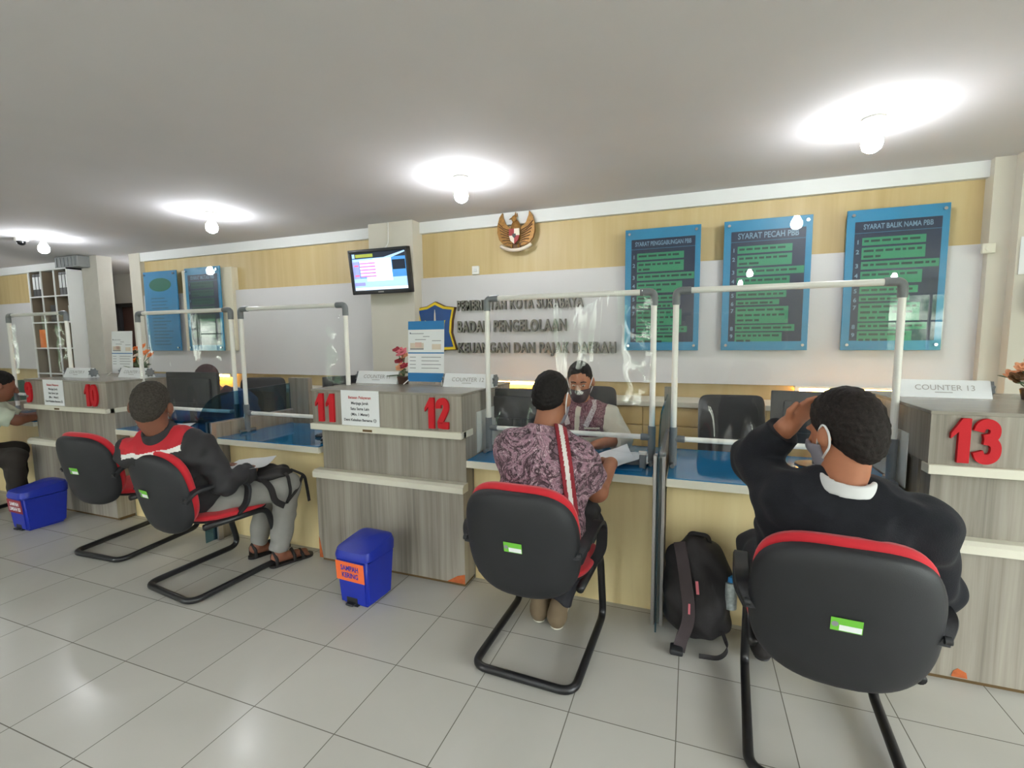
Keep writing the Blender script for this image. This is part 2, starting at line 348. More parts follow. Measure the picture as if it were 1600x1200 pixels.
MB().box((-9.35, 5.36, 0), (-9.22, 5.42, 2.16)).box((-8.66, 5.36, 0), (-8.6, 5.42, 2.16)).box((-9.35, 5.36, 2.1), (-8.6, 5.42, 2.16)).build('door_frame', M['binder'], bpy.data.objects['door_1'])
MB().cyl((-8.74, 5.42, 1), (-8.74, 5.36, 1), .025).build('door_handle', M['steel'], bpy.data.objects['door_1'])
# columns on the back wall
struct('wall_column', MB().box((-3.09, 4.12, 0), (-2.57, YW, ZC), bev=.004), M['cream'])
struct('wall_column.001', MB().box((-7.0, 4.24, 0), (-6.79, YW, ZC)), M['cream'])
struct('wall_column.002', MB().box((1.86, 4.2, 0), (1.97, YW, ZC)).box((1.97, 4.12, 0), (3.2, YW, ZC)), M['cream'])
struct('wall_pillar', MB().box((-7.79, 4.12, 0), (-7.46, 4.3, ZC)), pm('grey_pillar_paint', (186, 182, 172), .8, var=.03))
# cornice
for i, (a, b_) in enumerate(((XL, -7.8), (-6.79, -3.09), (-2.57, 1.86))):
    struct('trim_%d' % (i+1), MB().box((a, YW-.05, 2.55), (b_, YW, ZC)), M['white'])
# white panels on the wall
for i, (a, b_) in enumerate(((XL, -7.8), (-6.79, -3.09), (-2.57, 1.9))):
    struct('trim_%d' % (i+4), MB().box((a, YW-.045, 1.105), (b_, YW, 2.11), bev=.003), M['panel'])
struct('trim_7', MB().box((-5.98, 4.215, 1.385), (-5.13, 4.254, 2.38), bev=.003).box((-5.98, 4.254, 1.385), (-5.13, YW, 2.38)), pm('cream_board', (220, 212, 190), .6, var=.02))
# rear wall with windows behind the photographer
rear = MB(); wins = [(-16.9, -15.1), (-7.0, -5.4), (-2.2, -1.5), (3.9, 5.4)]
xs = [XL]+[x for ab in wins for x in ab]+[XR]
for i in range(0, len(xs), 2): rear.box((xs[i], YB-.12, 0), (xs[i+1], YB, ZC))
for i, (a, b_) in enumerate(wins):
    lo = 0 if i == 2 else .8
    if lo: rear.box((a, YB-.12, 0), (b_, YB, lo))
    rear.box((a, YB-.12, 2.35), (b_, YB, ZC))
    wf = MB(); t_ = .04
    wf.box((a, YB-.1, lo), (a+t_, YB-.04, 2.35)).box((b_-t_, YB-.1, lo), (b_, YB-.04, 2.35)).box((a, YB-.1, lo), (b_, YB-.04, lo+t_)).box((a, YB-.1, 2.31), (b_, YB-.04, 2.35))
    wf.box(((a+b_)/2-.02, YB-.1, lo), ((a+b_)/2+.02, YB-.04, 2.35)).box((a, YB-.1, 1.75), (b_, YB-.04, 1.79))
    wo = struct('window_%d' % (i+1), wf, M['alu'])
    MB().box((a+t_, YB-.073, lo+t_), (b_-t_, YB-.067, 2.31)).build('window_pane', M['pane'], wo)
struct('wall_rear', rear, M['cream'])

# ------------------------------------------------------------------ ceiling lamps
def make_lamp():
    t = thing('ceiling_lamp', 'lit', 'lamp', local=True)
    MB().lathe([(.001, 0), (.055, 0), (.055, -.012), (.03, -.03), (.024, -.06), (.001, -.06)]).build('lamp_holder', M['pvc'], t, True, angle=40)
    MB().lathe([(.001, -.058), (.022, -.06), (.03, -.08), (.047, -.11), (.05, -.135), (.042, -.162), (.02, -.178), (.001, -.18)]).build('bulb', M['bulb'], t, True)
    return t
lamp = make_lamp()
LL = [(.89, 3.2, 'lit white bulb lamp on the ceiling above counter 13, largest glow'), (-1.58, 3.2, 'lit bulb on the ceiling right of the wall television'), (-4.1, 3.2, 'lit bulb on the ceiling between the wall television and the small blue posters'),
      (-6.68, 3.2, 'lit bulb on the ceiling near the tall binder shelf, farthest left')]
for i, (x, y, lb) in enumerate(LL):
    if i == 0: lamp.location = (x, y, ZC); lamp['label'] = lb; lamp['group'] = 'lit ceiling bulbs'
    else: dup(lamp, (x, y, ZC), 0, lb, 'lit ceiling bulbs')
for k, (x, y) in enumerate(((-9.3, 3.2), (-7.3, 4.95), (-6.6, -2.2), (-4.1, -2.2), (-1.6, -2.2), (.89, -2.2), (3.4, -2.2), (.89, -.6), (-1.6, -.6))):  # unseen bulbs added as fill light, mostly behind the camera
    dup(lamp, (x, y, ZC), 0, 'added lit ceiling bulb for fill light, outside the picture', 'added fill bulbs outside the picture')

# ------------------------------------------------------------------ counters
DIG = {'2': [(.1, .66), (.1, .78), (.17, .86), (.28, .89), (.39, .86), (.45, .77), (.44, .65), (.36, .5), (.16, .2), (.14, .115), (.3, .115), (.55, .115)], '3': [[(.08, .72), (.12, .83), (.22, .89), (.34, .88), (.43, .8), (.43, .67), (.35, .58), (.2, .545)], [(.2, .545), (.36, .52), (.46, .42), (.47, .27), (.41, .16), (.28, .11), (.15, .14), (.08, .27)]],
       '0': [(.29+.19*math.sin(2*PI*i/24), .5+.39*math.cos(2*PI*i/24)) for i in range(25)], '9': [[(.1, .14), (.3, .11), (.42, .22), (.47, .42), (.47, .66)], [(.285+.185*math.cos(a), .68+.21*math.sin(a)) for a in [2*PI*i/20 for i in range(0, 21)]]],
       '4': [(.4, 0), (.4, .95), (.1, .35), (.55, .35)]}
def digits(mb, txt, xc, zc, y, hgt, wsc):
    n = len(txt); x = xc-n*.3*hgt*wsc
    for c in txt:
        m_ = lambda p: (x+p[0]*hgt*wsc, zc+(p[1]-.5)*hgt)
        if c == '1': mb.prism([m_(p) for p in [(.06, .66), (.30, 1.0), (.50, 1.0), (.50, 0), (.23, 0), (.23, .70), (.06, .54)]], y-.016, y)
        else:
          for si, L in enumerate(DIG[c] if isinstance(DIG[c][0], list) else [DIG[c]]):
            Q = []
            for i in range(len(L)-1):
                a, b, d, e_ = L[max(i-1, 0)], L[i], L[i+1], L[min(i+2, len(L)-1)]
                if c == '2' and i >= len(L)-4: Q.append(b); continue
                for k in range(4):
                    t_ = k/4; Q.append(tuple(.5*(2*b[j]+(d[j]-a[j])*t_+(2*a[j]-5*b[j]+4*d[j]-e_[j])*t_*t_+(3*b[j]-a[j]-3*d[j]+e_[j])*t_**3) for j in (0, 1)))
            Q.append(L[-1]); P = [Vector((*m_(p), 0)) for p in Q]; vs = []; fs = []; w_ = .112*hgt
            for i, p in enumerate(P):
                d_ = (P[min(i+1, len(P)-1)]-P[max(i-1, 0)]).normalized(); q = Vector((-d_.y*wsc*1.05, d_.x, 0))*w_
                for (s_, yy) in ((1, y-.016-.0007*si), (-1, y-.016-.0007*si), (-1, y), (1, y)): vs.append((p.x+q.x*s_, yy, p.y+q.y*s_))
            for i in range(len(P)-1):
                for k in range(4): fs.append([i*4+k, i*4+(k+1) % 4, i*4+4+(k+1) % 4, i*4+4+k])
            fs += [[3, 2, 1, 0], [len(vs)-4+k for k in range(4)]]; mb.raw(vs, fs)
        if c == '3': mb.prism([m_(p) for p in [(.2, .45), (.41, .45), (.41, .63), (.2, .63)]], y-.0152, y)
        x += .6*hgt*wsc*1
    return mb
def counter(x0, x1, label, nums, lastx=None):
    t = thing('counter', label, 'counter', ((x0+x1)/2, 2.85, 0), 'numbered service counters')
    b = MB()
    b.box((x0, 2.46, .955), (x1, 3.25, 1.165), M['grey'])                                      # upper box
    b.box((x0+.03, 2.505, .6), (x1-.0, 2.6, .955), M['grey'])                                  # recessed middle panel
    b.box((x0, 2.46, .025), (x1, 2.6, .6), M['grey']).box((x0+.01, 2.48, 0), (x1-.01, 2.6, .025), M['gap'])
    b.box((x0+.02, 2.6, 0), (x1, 3.25, .8), M['grey'])
    b.box((x0+.02, 2.6, .8), (x1, 3.25, .955), M['grey'])
    b.build('body', None, t)
    MB().box((x0-.004, 2.456, 1.165), (x1+.004, 3.255, 1.181), bev=.002).build('top', M['greytop'], t)
    for (xa, xb) in ((x1, x1+.003), (x0-.003, x0)):
        MB().box((xa, 2.66, .786), (xb, 3.19, 1.045)).build('side_panel', M['lamw'], t)
    MB().box((x0-.006, 2.437, .915), (x1+.006, 2.505, .955), bev=.003).box((x1-.02, 2.47, .915), (x1+.006, 2.6, .955), bev=.003).build('upper_trim', M['trim'], t)
    tr = MB(); tr.prism([(2.437, .59), (2.437, .625), (2.455, .64), (2.51, .64), (2.51, .59)], x0-.008, x1+.008, plane='yz'); tr.build('lower_trim', M['trim'], t)
    for (txt, x) in nums:
        digits(MB(), txt, x, 1.062, 2.459, .185, .78).build('number', M['red'], t)['label'] = 'red foam number '+txt
    return t
c9 = counter(-5.63, -4.48, 'grey wood service counter with red foam numbers 9 and 10', [('9', -5.56), ('10', -4.67)])
c11 = counter(-2.34, -1.24, 'grey wood service counter with red foam numbers 11 and 12', [('11', -2.225), ('12', -1.40)])
c13 = counter(.95, 2.15, 'grey wood service counter with red foam number 13', [('13', 1.092), ('14', 2.02)])
for par, tri in ((c11, [(-1.36, .026), (-1.24, .026), (-1.24, .085), (-1.29, .07)]), (c11, [(-2.34, .026), (-2.31, .026), (-2.335, .16), (-2.34, .17)]), (c13, [(1.085, .03), (1.14, .03), (1.135, .055), (1.105, .07), (1.09, .055)])):
    MB().prism(tri, 2.458, 2.462).build('chipped_corner', M['chip'], par)['label'] = 'chipped brown corner'
# ------------------------------------------------------------------ dividers and desks
def divider(x, label):
    t = thing('desk_divider', label, 'divider', (x, 2.85, 0), 'dividers between the desks')
    MB().box((x-.012, 2.48, 0), (x+.012, 3.25, .885)).build('panel', M['grey'], t)
    MB().box((x-.03, 2.46, .0), (x-.012, 2.50, .9), bev=.002).box((x+.012, 2.46, 0), (x+.03, 2.50, .9), bev=.002).box((x-.014, 2.48, .885), (x+.014, 3.25, .895)).build('edge_strip', M['alu'], t)
    poly = [(2.38, .01), (2.38, .86)]+[(2.62-.24*math.cos(a), .86+.25*math.sin(a)) for a in [PI/2*i/10 for i in range(1, 11)]]+[(3.24, 1.125), (3.24, .9), (2.475, .9), (2.475, .01)]
    MB().prism(poly, x-.004, x+.004, plane='yz').build('tinted_glass', M['tint'], t)
    MB().box((x-.02, 3.25, 0), (x+(.2 if x < -1 else .06), 3.3, 1.17)).build('end_panel', M['grey'], t)
    return t
divider(-.135, 'grey wood desk divider with aluminium edges and tinted glass between desks 12 and 13')
divider(-3.33, 'grey wood desk divider with blue tinted glass between desks 10 and 11')
divider(-6.62, 'desk divider at the far left picture edge beside desk 9')
def desk(x0, x1, label):
    t = thing('service_desk', label, 'desk', ((x0+x1)/2, 2.85, 0), 'service desks')
    MB().box((x0, 2.505, .735), (x1, 3.2, .775)).build('top', M['trim'], t)
    MB().box((x0, 2.495, .735), (x1, 2.505, .777), bev=.002).build('edge_trim', M['trim'], t)
    MB().box((x0, 2.6, 0), (x1, 2.62, .735)).build('front_panel', M['desk_yellow'], t)
    MB().box((x0+.005, 2.5, .775), (x1-.005, 3.19, .782), bev=.001).build('glass_top', M['deskglass'], t)
desk(-6.6, -5.65, 'yellow fronted desk at the far left edge, beside the number 9 counter')
desk(-4.475, -3.36, 'yellow fronted desk with blue glass top between number 10 and the tinted divider')
desk(-3.3, -2.345, 'yellow fronted desk in front of the man in the red and black jacket')
desk(-1.235, -.167, 'yellow fronted desk in front of the man in the batik shirt')
desk(-.103, .945, 'yellow fronted desk in front of the man in the dark sweater')

# ------------------------------------------------------------------ plastic screens on pipe frames
def pscreen(x0, x1, label, zt=1.745, zc=.935, y=2.75):
    t = thing('plastic_screen', label, 'screen', ((x0+x1)/2, y, .782), 'plastic screens on white pipe frames')
    r = .016; p = MB()
    for x in (x0, x1): p.cyl((x, y, .86), (x, y, zc-.05), r).cyl((x, y, zc+.05), (x, y, zt-.05), r)
    p.cyl((x0+.05, y, zt), (x1-.05, y, zt), r).cyl((x0+.05, y, zc), (x1-.05, y, zc), r*.9)
    p.build('pipe_frame', M['pvc'], t, True, angle=50)
    for x, s in ((x0, 1), (x1, -1)):
        MB().tube(fillet([(x, y, zt-.075), (x, y, zt), (x+s*.075, y, zt)], .03), .021).build('elbow_joint', M['joint'], t, True, angle=50)
        MB().cyl((x, y, zc-.07), (x, y, zc+.065), .021).cyl((x, y, zc), (x+s*.06, y, zc), .019).build('tee_joint', M['joint'], t, True, angle=50)
        MB().cyl((x, y, .784), (x, y, .865), .02).tube([(x, y-.07, .795), (x, y+.07, .795)], .012).build('foot', M['joint'], t, True, angle=50)
    nx, nzv = 50, 30; vs = []; fs = []
    rnd = random.Random(int(abs(x0)*100)); ph = [rnd.uniform(0, 6.28) for _ in range(6)]
    for j in range(nzv+1):
        for i in range(nx+1):
            u = i/nx; v = j/nzv; X = x0+.004+(x1-x0-.008)*u; Z = .84+(zt+.012-.84)*v
            edge = max(0, .16-u)+max(0, u-.84); low = max(0, .35-v)
            yy = y-.02+.006*math.sin(9*u+ph[0]+2*v)+.003*math.sin(23*u+ph[1])*(1-v*.5)+edge*.07*math.sin(38*v+ph[2]+14*u)*.35+low*.05*math.sin(30*u+ph[3])
            vs.append((X, yy, Z))
    for j in range(nzv):
        for i in range(nx): a = j*(nx+1)+i; fs.append([a, a+1, a+nx+2, a+nx+1])
    MB().raw(vs, fs).build('plastic_film', M['film'], t, True)
    return t
pscreen(-1.195, -.195, 'clear plastic screen on white pipes in front of the officer in the dark mask')
pscreen(-.08, .92, 'clear plastic screen on white pipes above the desk next to number 13')
pscreen(-3.28, -2.28, 'clear plastic screen on white pipes on the desk beside number 11')
pscreen(-4.49, -3.385, 'clear plastic screen on white pipes in front of the two smaller blue posters')
pscreen(-6.46, -5.5, 'clear plastic screen on white pipes in front of the binder shelf', 1.78, .985)

# ------------------------------------------------------------------ visitor chair
def make_chair():
    t = thing('visitor_chair', '', 'chair', local=True, group='red and black cantilever visitor chairs')
    hw = .235; zr = .02
    pts = [(-hw, .46, .43), (-hw, .56, .40), (-hw, .575, zr), (-hw, 0, zr), (hw, 0, zr), (hw, .575, zr), (hw, .56, .40), (hw, .46, .43)]
    pts = [(-hw, .1, .425)]+[(-hw, .5, .415)]+[(-hw, .585, zr+.02)]+[(-hw, 0, zr)]+[(hw, 0, zr)]+[(hw, .585, zr+.02)]+[(hw, .5, .415)]+[(hw, .1, .425)]
    MB().tube(fillet(pts, .07, 8), .0185, n=14).build('frame', M['tube'], t, True)
    RX = lambda a: Matrix.Rotation(a, 4, 'X')
    MB().pillow(.5, .50, .09, mat=None, X=Matrix.Translation((0, .32, .455)) @ RX(PI/2-.06), tf=.35).build('seat', M['redfab'], t, True)
    MB().pillow(.49, .49, .05, X=Matrix.Translation((0, .32, .432)) @ RX(PI/2-.06), tf=.3).build('seat_pan', M['shell'], t, True)
    B = Matrix.Translation((0, -.02, .635)) @ RX(.20)
    MB().pillow(.515, .50, .06, e=3.0, bend=.05, X=B, tf=.12, bulge=3.2).build('backrest_shell', M['shell'], t, True)
    MB().pillow(.50, .49, .085, e=3.0, bend=.05, X=B @ Matrix.Translation((0, .024, .022)), tf=.62, bulge=3).build('backrest_cushion', M['redfab'], t, True)
    st = MB(); st.box((-.04, -.0565, .0), (.04, -.0555, .045), M['green'], X=B).box((-.018, -.0573, .003), (.038, -.0566, .022), M['paper'], X=B).cyl((-.029, -.0575, .023), (-.029, -.0565, .023), .009, M['inkgrey'], X=B)
    st.build('sticker', None, t)['label'] = 'green and white sticker'
    for s in (-1, 1):
        a = MB(); x = s*.275
        path = fillet([(s*.24, .0, .60), (x, .04, .665), (x, .28, .67), (x, .36, .62), (x, .34, .50), (s*.235, .30, .44)], .05, 6)
        vs = []; fs = []
        for i, p in enumerate(path):
            d_ = (path[min(i+1, len(path)-1)]-path[max(i-1, 0)]).normalized(); n_ = Vector((0, -d_.z, d_.y)).normalized() if abs(d_.x) < .9 else Vector((0, 0, 1))
            for (wx, hn) in ((-.022, -.009), (.022, -.009), (.026, 0), (.022, .009), (-.022, .009), (-.026, 0)): vs.append(p+Vector((wx, 0, 0))+n_*hn)
        m_ = 6
        for i in range(len(path)-1):
            for k in range(m_): fs.append([i*m_+k, i*m_+(k+1) % m_, (i+1)*m_+(k+1) % m_, (i+1)*m_+k])
        fs += [list(range(m_))[::-1], list(range((len(path)-1)*m_, len(path)*m_))]
        a.raw(vs, fs).build('armrest', M['shell'], t, True, angle=50)
    MB().cyl((-.268, .0, .62), (-.25, .0, .62), .012).cyl((.268, 0, .62), (.25, 0, .62), .012).build('bolt', M['black'], t)
    return t
ch = make_chair(); G = 'red and black cantilever visitor chairs'
ch.location = (-.66, 1.83, 0); ch.rotation_euler = (0, 0, -.04); ch['label'] = 'red and black cantilever chair holding the man in the batik shirt'
dup(ch, (.455, 1.665, 0), -.07, 'red and black cantilever chair holding the man in the dark sweater', G)
dup(ch, (-2.86, 1.79, 0), -.12, 'red and black cantilever chair holding the man in the red and black jacket', G)
dup(ch, (-3.84, 1.955, 0), .05, 'empty red and black cantilever chair beside the blue bin', G)
dup(ch, (-6.0, 1.9, 0), 0.1, 'cantilever chair of the man in pale mint cut by the left picture edge', G)

# ------------------------------------------------------------------ pedal bins
def pedal_bin(x, y, rz, h, dx, dy, lm, lines, tm, label, lx=(-.9, .8)):
    t = thing('pedal_bin', label, 'bin', local=True, group='blue pedal bins')
    b = bmesh.new(); bmesh.ops.create_cube(b, size=1)
    for v in b.verts:
        k = .86 if v.co.z < 0 else 1
        v.co = Vector((v.co.x*dx*k, v.co.y*dy*k, (v.co.z+.5)*(h-.07)))
    bmesh.ops.bevel(b, geom=[e_ for e_ in b.edges], offset=.018, segments=3, affect='EDGES')
    body = MB().bm(b, M['binblue'])
    body.build('body', None, t, True, angle=40)
    lid = MB(); nlev = [(1.0, h-.085), (1.08, h-.08), (1.09, h-.045), (1.02, h-.015), (.6, h), (.01, h+.002)]
    vs = []; fs = []; n = 40
    for k_, z in nlev:
        for i in range(n):
            th = 2*PI*i/n; ce = math.copysign(abs(math.cos(th))**.35, math.cos(th)); se = math.copysign(abs(math.sin(th))**.35, math.sin(th))
            vs.append((dx/2*k_*ce, dy/2*k_*se+(.004 if se < 0 else 0), z+(.018*(se if k_ > .5 else 0) if z > h-.05 else 0)))
    for i in range(len(nlev)-1):
        for k in range(n): fs.append([i*n+k, i*n+(k+1) % n, (i+1)*n+(k+1) % n, (i+1)*n+k])
    fs.append(list(range(n))[::-1]); lid.raw(vs, fs).build('lid', M['binblue'], t, True, angle=50)
    yf = -dy/2; sl = .07*dy/(h-.07)
    X = Matrix.Translation((0, -dy*.43, 0)) @ Matrix.Rotation(math.atan(dy*.07/(h-.07)), 4, 'X')
    lb = MB().box((lx[0]*dx/2, -.0025, h*.42), (lx[1]*dx/2, -.0005, h*.74), X=X).build('paper_label', lm, t)
    tx = MB()
    for i, s_ in enumerate(lines):
        tx.text(s_, .042, X @ Matrix.Translation(((lx[0]+lx[1])*dx/4, -.0035, h*(.635-.12*i))) @ Matrix.Rotation(PI/2, 4, 'X'), None, 0, .0012, .8)
    tx.build('printed_text', tm, lb)
    MB().box((-.045, yf*.86-.004, .0), (.03, yf*.86+.03, .05)).build('pedal_slot', M['black'], t)
    MB().box((-.035, yf*.86-.03, .012), (.02, yf*.86, .024), bev=.004).build('pedal', M['black'], t)
    t.location = (x, y, 0); t.rotation_euler = (0, 0, rz); return t
pedal_bin(-1.745, 2.185, -.06, .355, .235, .25, M['orange'], ['SAMPAH', 'KERING'], M['binblue'], 'blue pedal bin with an orange SAMPAH KERING label under number 11')
pedal_bin(-5.02, 2.2, -.02, .35, .24, .3, M['maroon'], ['SAMPAH', 'LIMBAH B3'], M['paper'], 'blue pedal bin with a dark red label below the number 9 counter')

# ------------------------------------------------------------------ posters
def poster(x0, x1, title, rows, label, yf=4.2, plain=False, dim=False):
    z0, z1 = 1.385, 2.395
    t = thing('wall_poster', label, 'poster', ((x0+x1)/2, yf, z0), 'blue acrylic posters on the wall')
    MB().box((x0, yf, z0), (x1, yf+.012, z1), bev=.002).build('backing_sheet', M['pblue2'] if plain else M['skyblue'], t)
    W = x1-x0; p = MB(); tx = MB(); f = yf-.001
    if plain:
        p.prism([(x0+W*(.5+.33*math.cos(a)), z1-.17+.085*math.sin(a)) for a in [2*PI*i/32 for i in range(32)]], f-.001, f, M['poval'])
        rn = random.Random(3)
        for i in range(15):
            zz = z1-.34-.042*i; L = W*rn.uniform(.35, .6); p.box((x0+W*.2, f-.001, zz-.007), (x0+W*.2+L, f, zz+.007), M['pline2'])
    else:
        p.box((x0+W*.085, f-.0005, z0+.07), (x1-W*.07, f, z1-.085), M['navy'])
        p.box((x0+W*.085, f-.001, z1-.168), (x1-W*.07, f-.0005, z1-.163), M['pline2'])
        tx.text(title, .062 if len(title) < 18 else .05, WALLX((x0+x1)/2+.005, f-.002, z1-.125), M['ptxt'], 0, .0012, min(1.0, W*.76/(len(title)*(.038 if len(title) < 18 else .031))))
        g = M['pdim'] if dim else M['pgreen']; rn = random.Random(len(title))
        for i, (za, zb, wr) in enumerate(rows):
            p.box((x0+W*.165, f-.0012, z1-zb), (x0+W*.165+W*.76*wr, f-.0005, z1-za), g)
            tx.text(str(i+1), .042, WALLX(x0+W*.122, f-.002, z1-(za+.03)), M['ptxt'], 0, .001)
            nl = max(1, round((zb-za)/.042))
            for k in range(nl):
                zz = z1-za-.024-.04*k; xx = x0+W*.185; xe = x0+W*.165+W*.76*wr*(1 if k < nl-1 or nl == 1 else rn.uniform(.35, .8))-.02
                while xx < xe-.02:
                    L = rn.uniform(.02, .07); p.box((xx, f-.0018, zz-.008), (min(xx+L, xe), f-.0012, zz+.008), M['pline']); xx += L+.012
    p.build('print', None, t)
    if tx.v: tx.build('printed_text', None, t)
    MB().box((x0, yf-.014, z0), (x1, yf-.009, z1), bev=.001).build('acrylic_cover', M['acrylic'], t)
    for x in (x0+.035, x1-.035):
        for z in (z0+.04, z1-.04): MB().cyl((x, yf+.09 if not plain and not dim else yf+.02, z), (x, yf-.022, z), .011, n=16).build('standoff_bolt', M['steel'], t, True, angle=40)
R5 = [(.20, .255, .82), (.27, .355, .82), (.37, .425, 1), (.44, .53, .8), (.55, .60, .76), (.615, .655, .66), (.67, .80, .8), (.81, .86, .9), (.87, .94, .72)]
poster(1.045, 1.645, 'SYARAT BALIK NAMA PBB', R5, 'blue and green poster titled SYARAT BALIK NAMA PBB, farthest right')
poster(.225, .83, 'SYARAT PECAH PBB', R5, 'blue and green poster titled SYARAT PECAH PBB')
poster(-.54, .055, 'SYARAT PENGGABUNGAN PBB', R5, 'blue and green poster titled SYARAT PENGGABUNGAN PBB')
poster(-5.88, -5.28, 'SYARAT MUTASI PBB', [(.17+.1*i, .25+.1*i, .85) for i in range(7)], 'dark green and navy poster on the cream board', yf=4.18, dim=True)
poster(-6.68, -6.06, '', [], 'plain blue poster with a green oval, farthest left', yf=4.2, plain=True)

# ------------------------------------------------------------------ wall lettering and emblems
for (s_, zc, hgt, x0, x1) in (('PEMERINTAH KOTA SURABAYA', 1.815, .095, -2.155, -.905), ('BADAN PENGELOLAAN', 1.61, .108, -2.155, -1.06), ('KEUANGAN DAN PAJAK DAERAH', 1.405, .097, -2.155, -.615)):
    m_ = MB().text(s_, hgt*1.4, Matrix(), None, .014, .0035, 1, space=1.12)
    xa = min(v.x for v in m_.v); xb = max(v.x for v in m_.v); sc = (x1-x0)/(xb-xa)
    X = WALLX((x0+x1)/2, 4.235, zc)
    m_.v = [X @ Vector(((v.x-(xa+xb)/2)*sc, v.y, v.z)) for v in m_.v]
    tag(m_.build('wall_lettering', M['chromeletter']), 'raised steel lettering reading '+s_+' on the white panel', 'lettering', 'steel lettering lines')
# city crest
t = thing('city_crest', 'blue and yellow shield crest with a white obelisk beside the steel lettering', 'emblem', (-2.39, 4.25, 1.62))
def crest(k): 
    P = [(0, .25), (.1, .205), (.215, .19), (.185, .06), (.175, -.06), (.225, -.23), (.1, -.235), (0, -.27)]
    P = P+[(-x, z) for x, z in P[-2:0:-1]]
    return [(-2.39+x*k, 1.62+z*k) for x, z in P]
MB().prism(crest(1.0), 4.21, 4.25).build('rim', M['goldd'], t); MB().prism(crest(.97), 4.205, 4.215).build('border', M['crestyellow'], t); MB().prism(crest(.86), 4.2, 4.21).build('field', M['crestblue'], t)
MB().prism([(-2.39+x, 1.62+z) for x, z in [(-.018, -.12), (-.016, .05), (-.008, .06), (-.006, .12), (0, .17), (.006, .12), (.008, .06), (.016, .05), (.018, -.12)]], 4.192, 4.2).build('obelisk', M['ewhite'], t)
for s in (-1, 1):
    MB().prism([(-2.39+s*x, 1.62+z) for x, z in [(.02, .02), (.05, .035), (.075, .03), (.1, .06), (.115, .065), (.105, .03), (.1, -.01), (.06, -.02), (.03, -.03)]], 4.194, 4.2).build('fish_figure', M['crestyellow'], t)
# eagle emblem
t = thing('eagle_emblem', 'bronze eagle emblem with a red and white shield on the cornice', 'emblem', (-1.53, 4.25, 2.3)); ex, ez = -1.53, 2.46
E_ = lambda P: [(ex+x, ez+z) for x, z in P]
for s in (-1, 1):
    wing = [(.02*s, .02), (.06*s, .05), (.1*s, .09), (.125*s, .15), (.13*s, .19), (.16*s, .15), (.18*s, .08), (.182*s, .01), (.165*s, -.05), (.13*s, -.09), (.09*s, -.11), (.04*s, -.115)]
    wg = MB().prism(E_(wing), 4.205, 4.235).build('wing', M['gold'], t)
    fm = MB()
    for k in range(7):
        a0 = Vector((.14-.012*k, 0, .15-.035*k)); b0 = Vector((.05, 0, .03-.02*k))
        fm.tube([(ex+s*(.17-.008*k), 4.203, ez+.10-.032*k), (ex+s*(.12-.007*k), 4.2, ez+.05-.022*k), (ex+s*.05, 4.203, ez+.02-.018*k)], .004, n=6)
    fm.build('feather', M['goldd'], wg, True)
MB().ball((ex, 4.21, ez+.02), (.05, .035, .1)).build('body', M['gold'], t, True)
hd = MB().ball((ex-.012, 4.2, ez+.125), (.024, .024, .032)); hd.cyl((ex-.03, 4.195, ez+.13), (ex-.058, 4.19, ez+.122), .011, r2=.002, n=10); hd.prism(E_([(-.01, .15), (.004, .185), (.012, .15), (.02, .175), (.02, .14)]), 4.195, 4.21); hd.build('head', M['gold'], t, True, angle=40)
sh = MB(); sx, sz = ex+.0, ez-.03
sh.prism([(sx-.05, sz+.06), (sx, sz+.06), (sx, sz), (sx-.05, sz)], 4.16, 4.175, M['ered']).prism([(sx, sz+.06), (sx+.05, sz+.06), (sx+.05, sz), (sx, sz)], 4.16, 4.175, M['ewhite'])
sh.prism([(sx-.05, sz), (sx, sz), (sx, sz-.075), (sx-.035, sz-.045)], 4.16, 4.175, M['ewhite']).prism([(sx, sz), (sx+.05, sz), (sx+.035, sz-.045), (sx, sz-.075)], 4.16, 4.175, M['ered'])
sh.prism([(sx-.016, sz+.015), (sx+.016, sz+.015), (sx+.016, sz-.006), (sx, sz-.024), (sx-.016, sz-.006)], 4.155, 4.165, M['binder']).build('shield', None, t)
MB().prism(E_([(-.05, -.09), (.05, -.09), (.042, -.165), (-.042, -.165)]), 4.2, 4.225).build('tail', M['goldd'], t)
rb = MB().tube([(ex+x, 4.19+.02*abs(x)/.15, ez-.155+.9*x*x*2.4) for x in [-.15+.015*i for i in range(21)]], .016, n=8); rb.build('ribbon', M['ewhite'], t, True)
for s in (-1, 1): MB().tube([(ex+s*.03, 4.19, ez-.1), (ex+s*.035, 4.18, ez-.135)], .01, n=8).build('claw', M['gold'], t, True)

# ------------------------------------------------------------------ television
t = thing('television', 'black framed television with a lit blue and white screen on the cream column', 'television', (-2.87, 4.0, 1.95))
TX = Matrix.Translation((-2.86, 3.98, 2.165)) @ Matrix.Rotation(.14, 4, 'X') @ Matrix.Rotation(.03, 4, 'Z')
hx, hz = .335, .215
fr = MB(); fr.box((-hx, -.025, -hz), (hx, .04, -hz+.04), bev=.006, X=TX).box((-hx, -.025, hz-.03), (hx, .04, hz), bev=.006, X=TX).box((-hx, -.025, -hz), (-hx+.03, .04, hz), bev=.006, X=TX).box((hx-.03, -.025, -hz), (hx, .04, hz), bev=.006, X=TX).box((-hx+.01, 0, -hz+.01), (hx-.01, .05, hz-.01), X=TX)
fr.build('bezel', M['black'], t, True, angle=35)
def em(n_, rgb, k=.62): return emis('screen_'+n_, rgb, k)
SB, SW, SP, SD, SO, SL = em('blue', (70, 140, 205)), em('white', (250, 250, 255), .75), em('purple', (196, 130, 200)), em('dark', (14, 26, 44)), em('olive', (150, 160, 60)), em('pale', (170, 205, 240))
sc = MB(); q = lambda x0, z0, x1, z1, m_, d_=0: sc.box((x0, -.008-d_, z0), (x1, -.004-d_, z1), m_, X=TX)
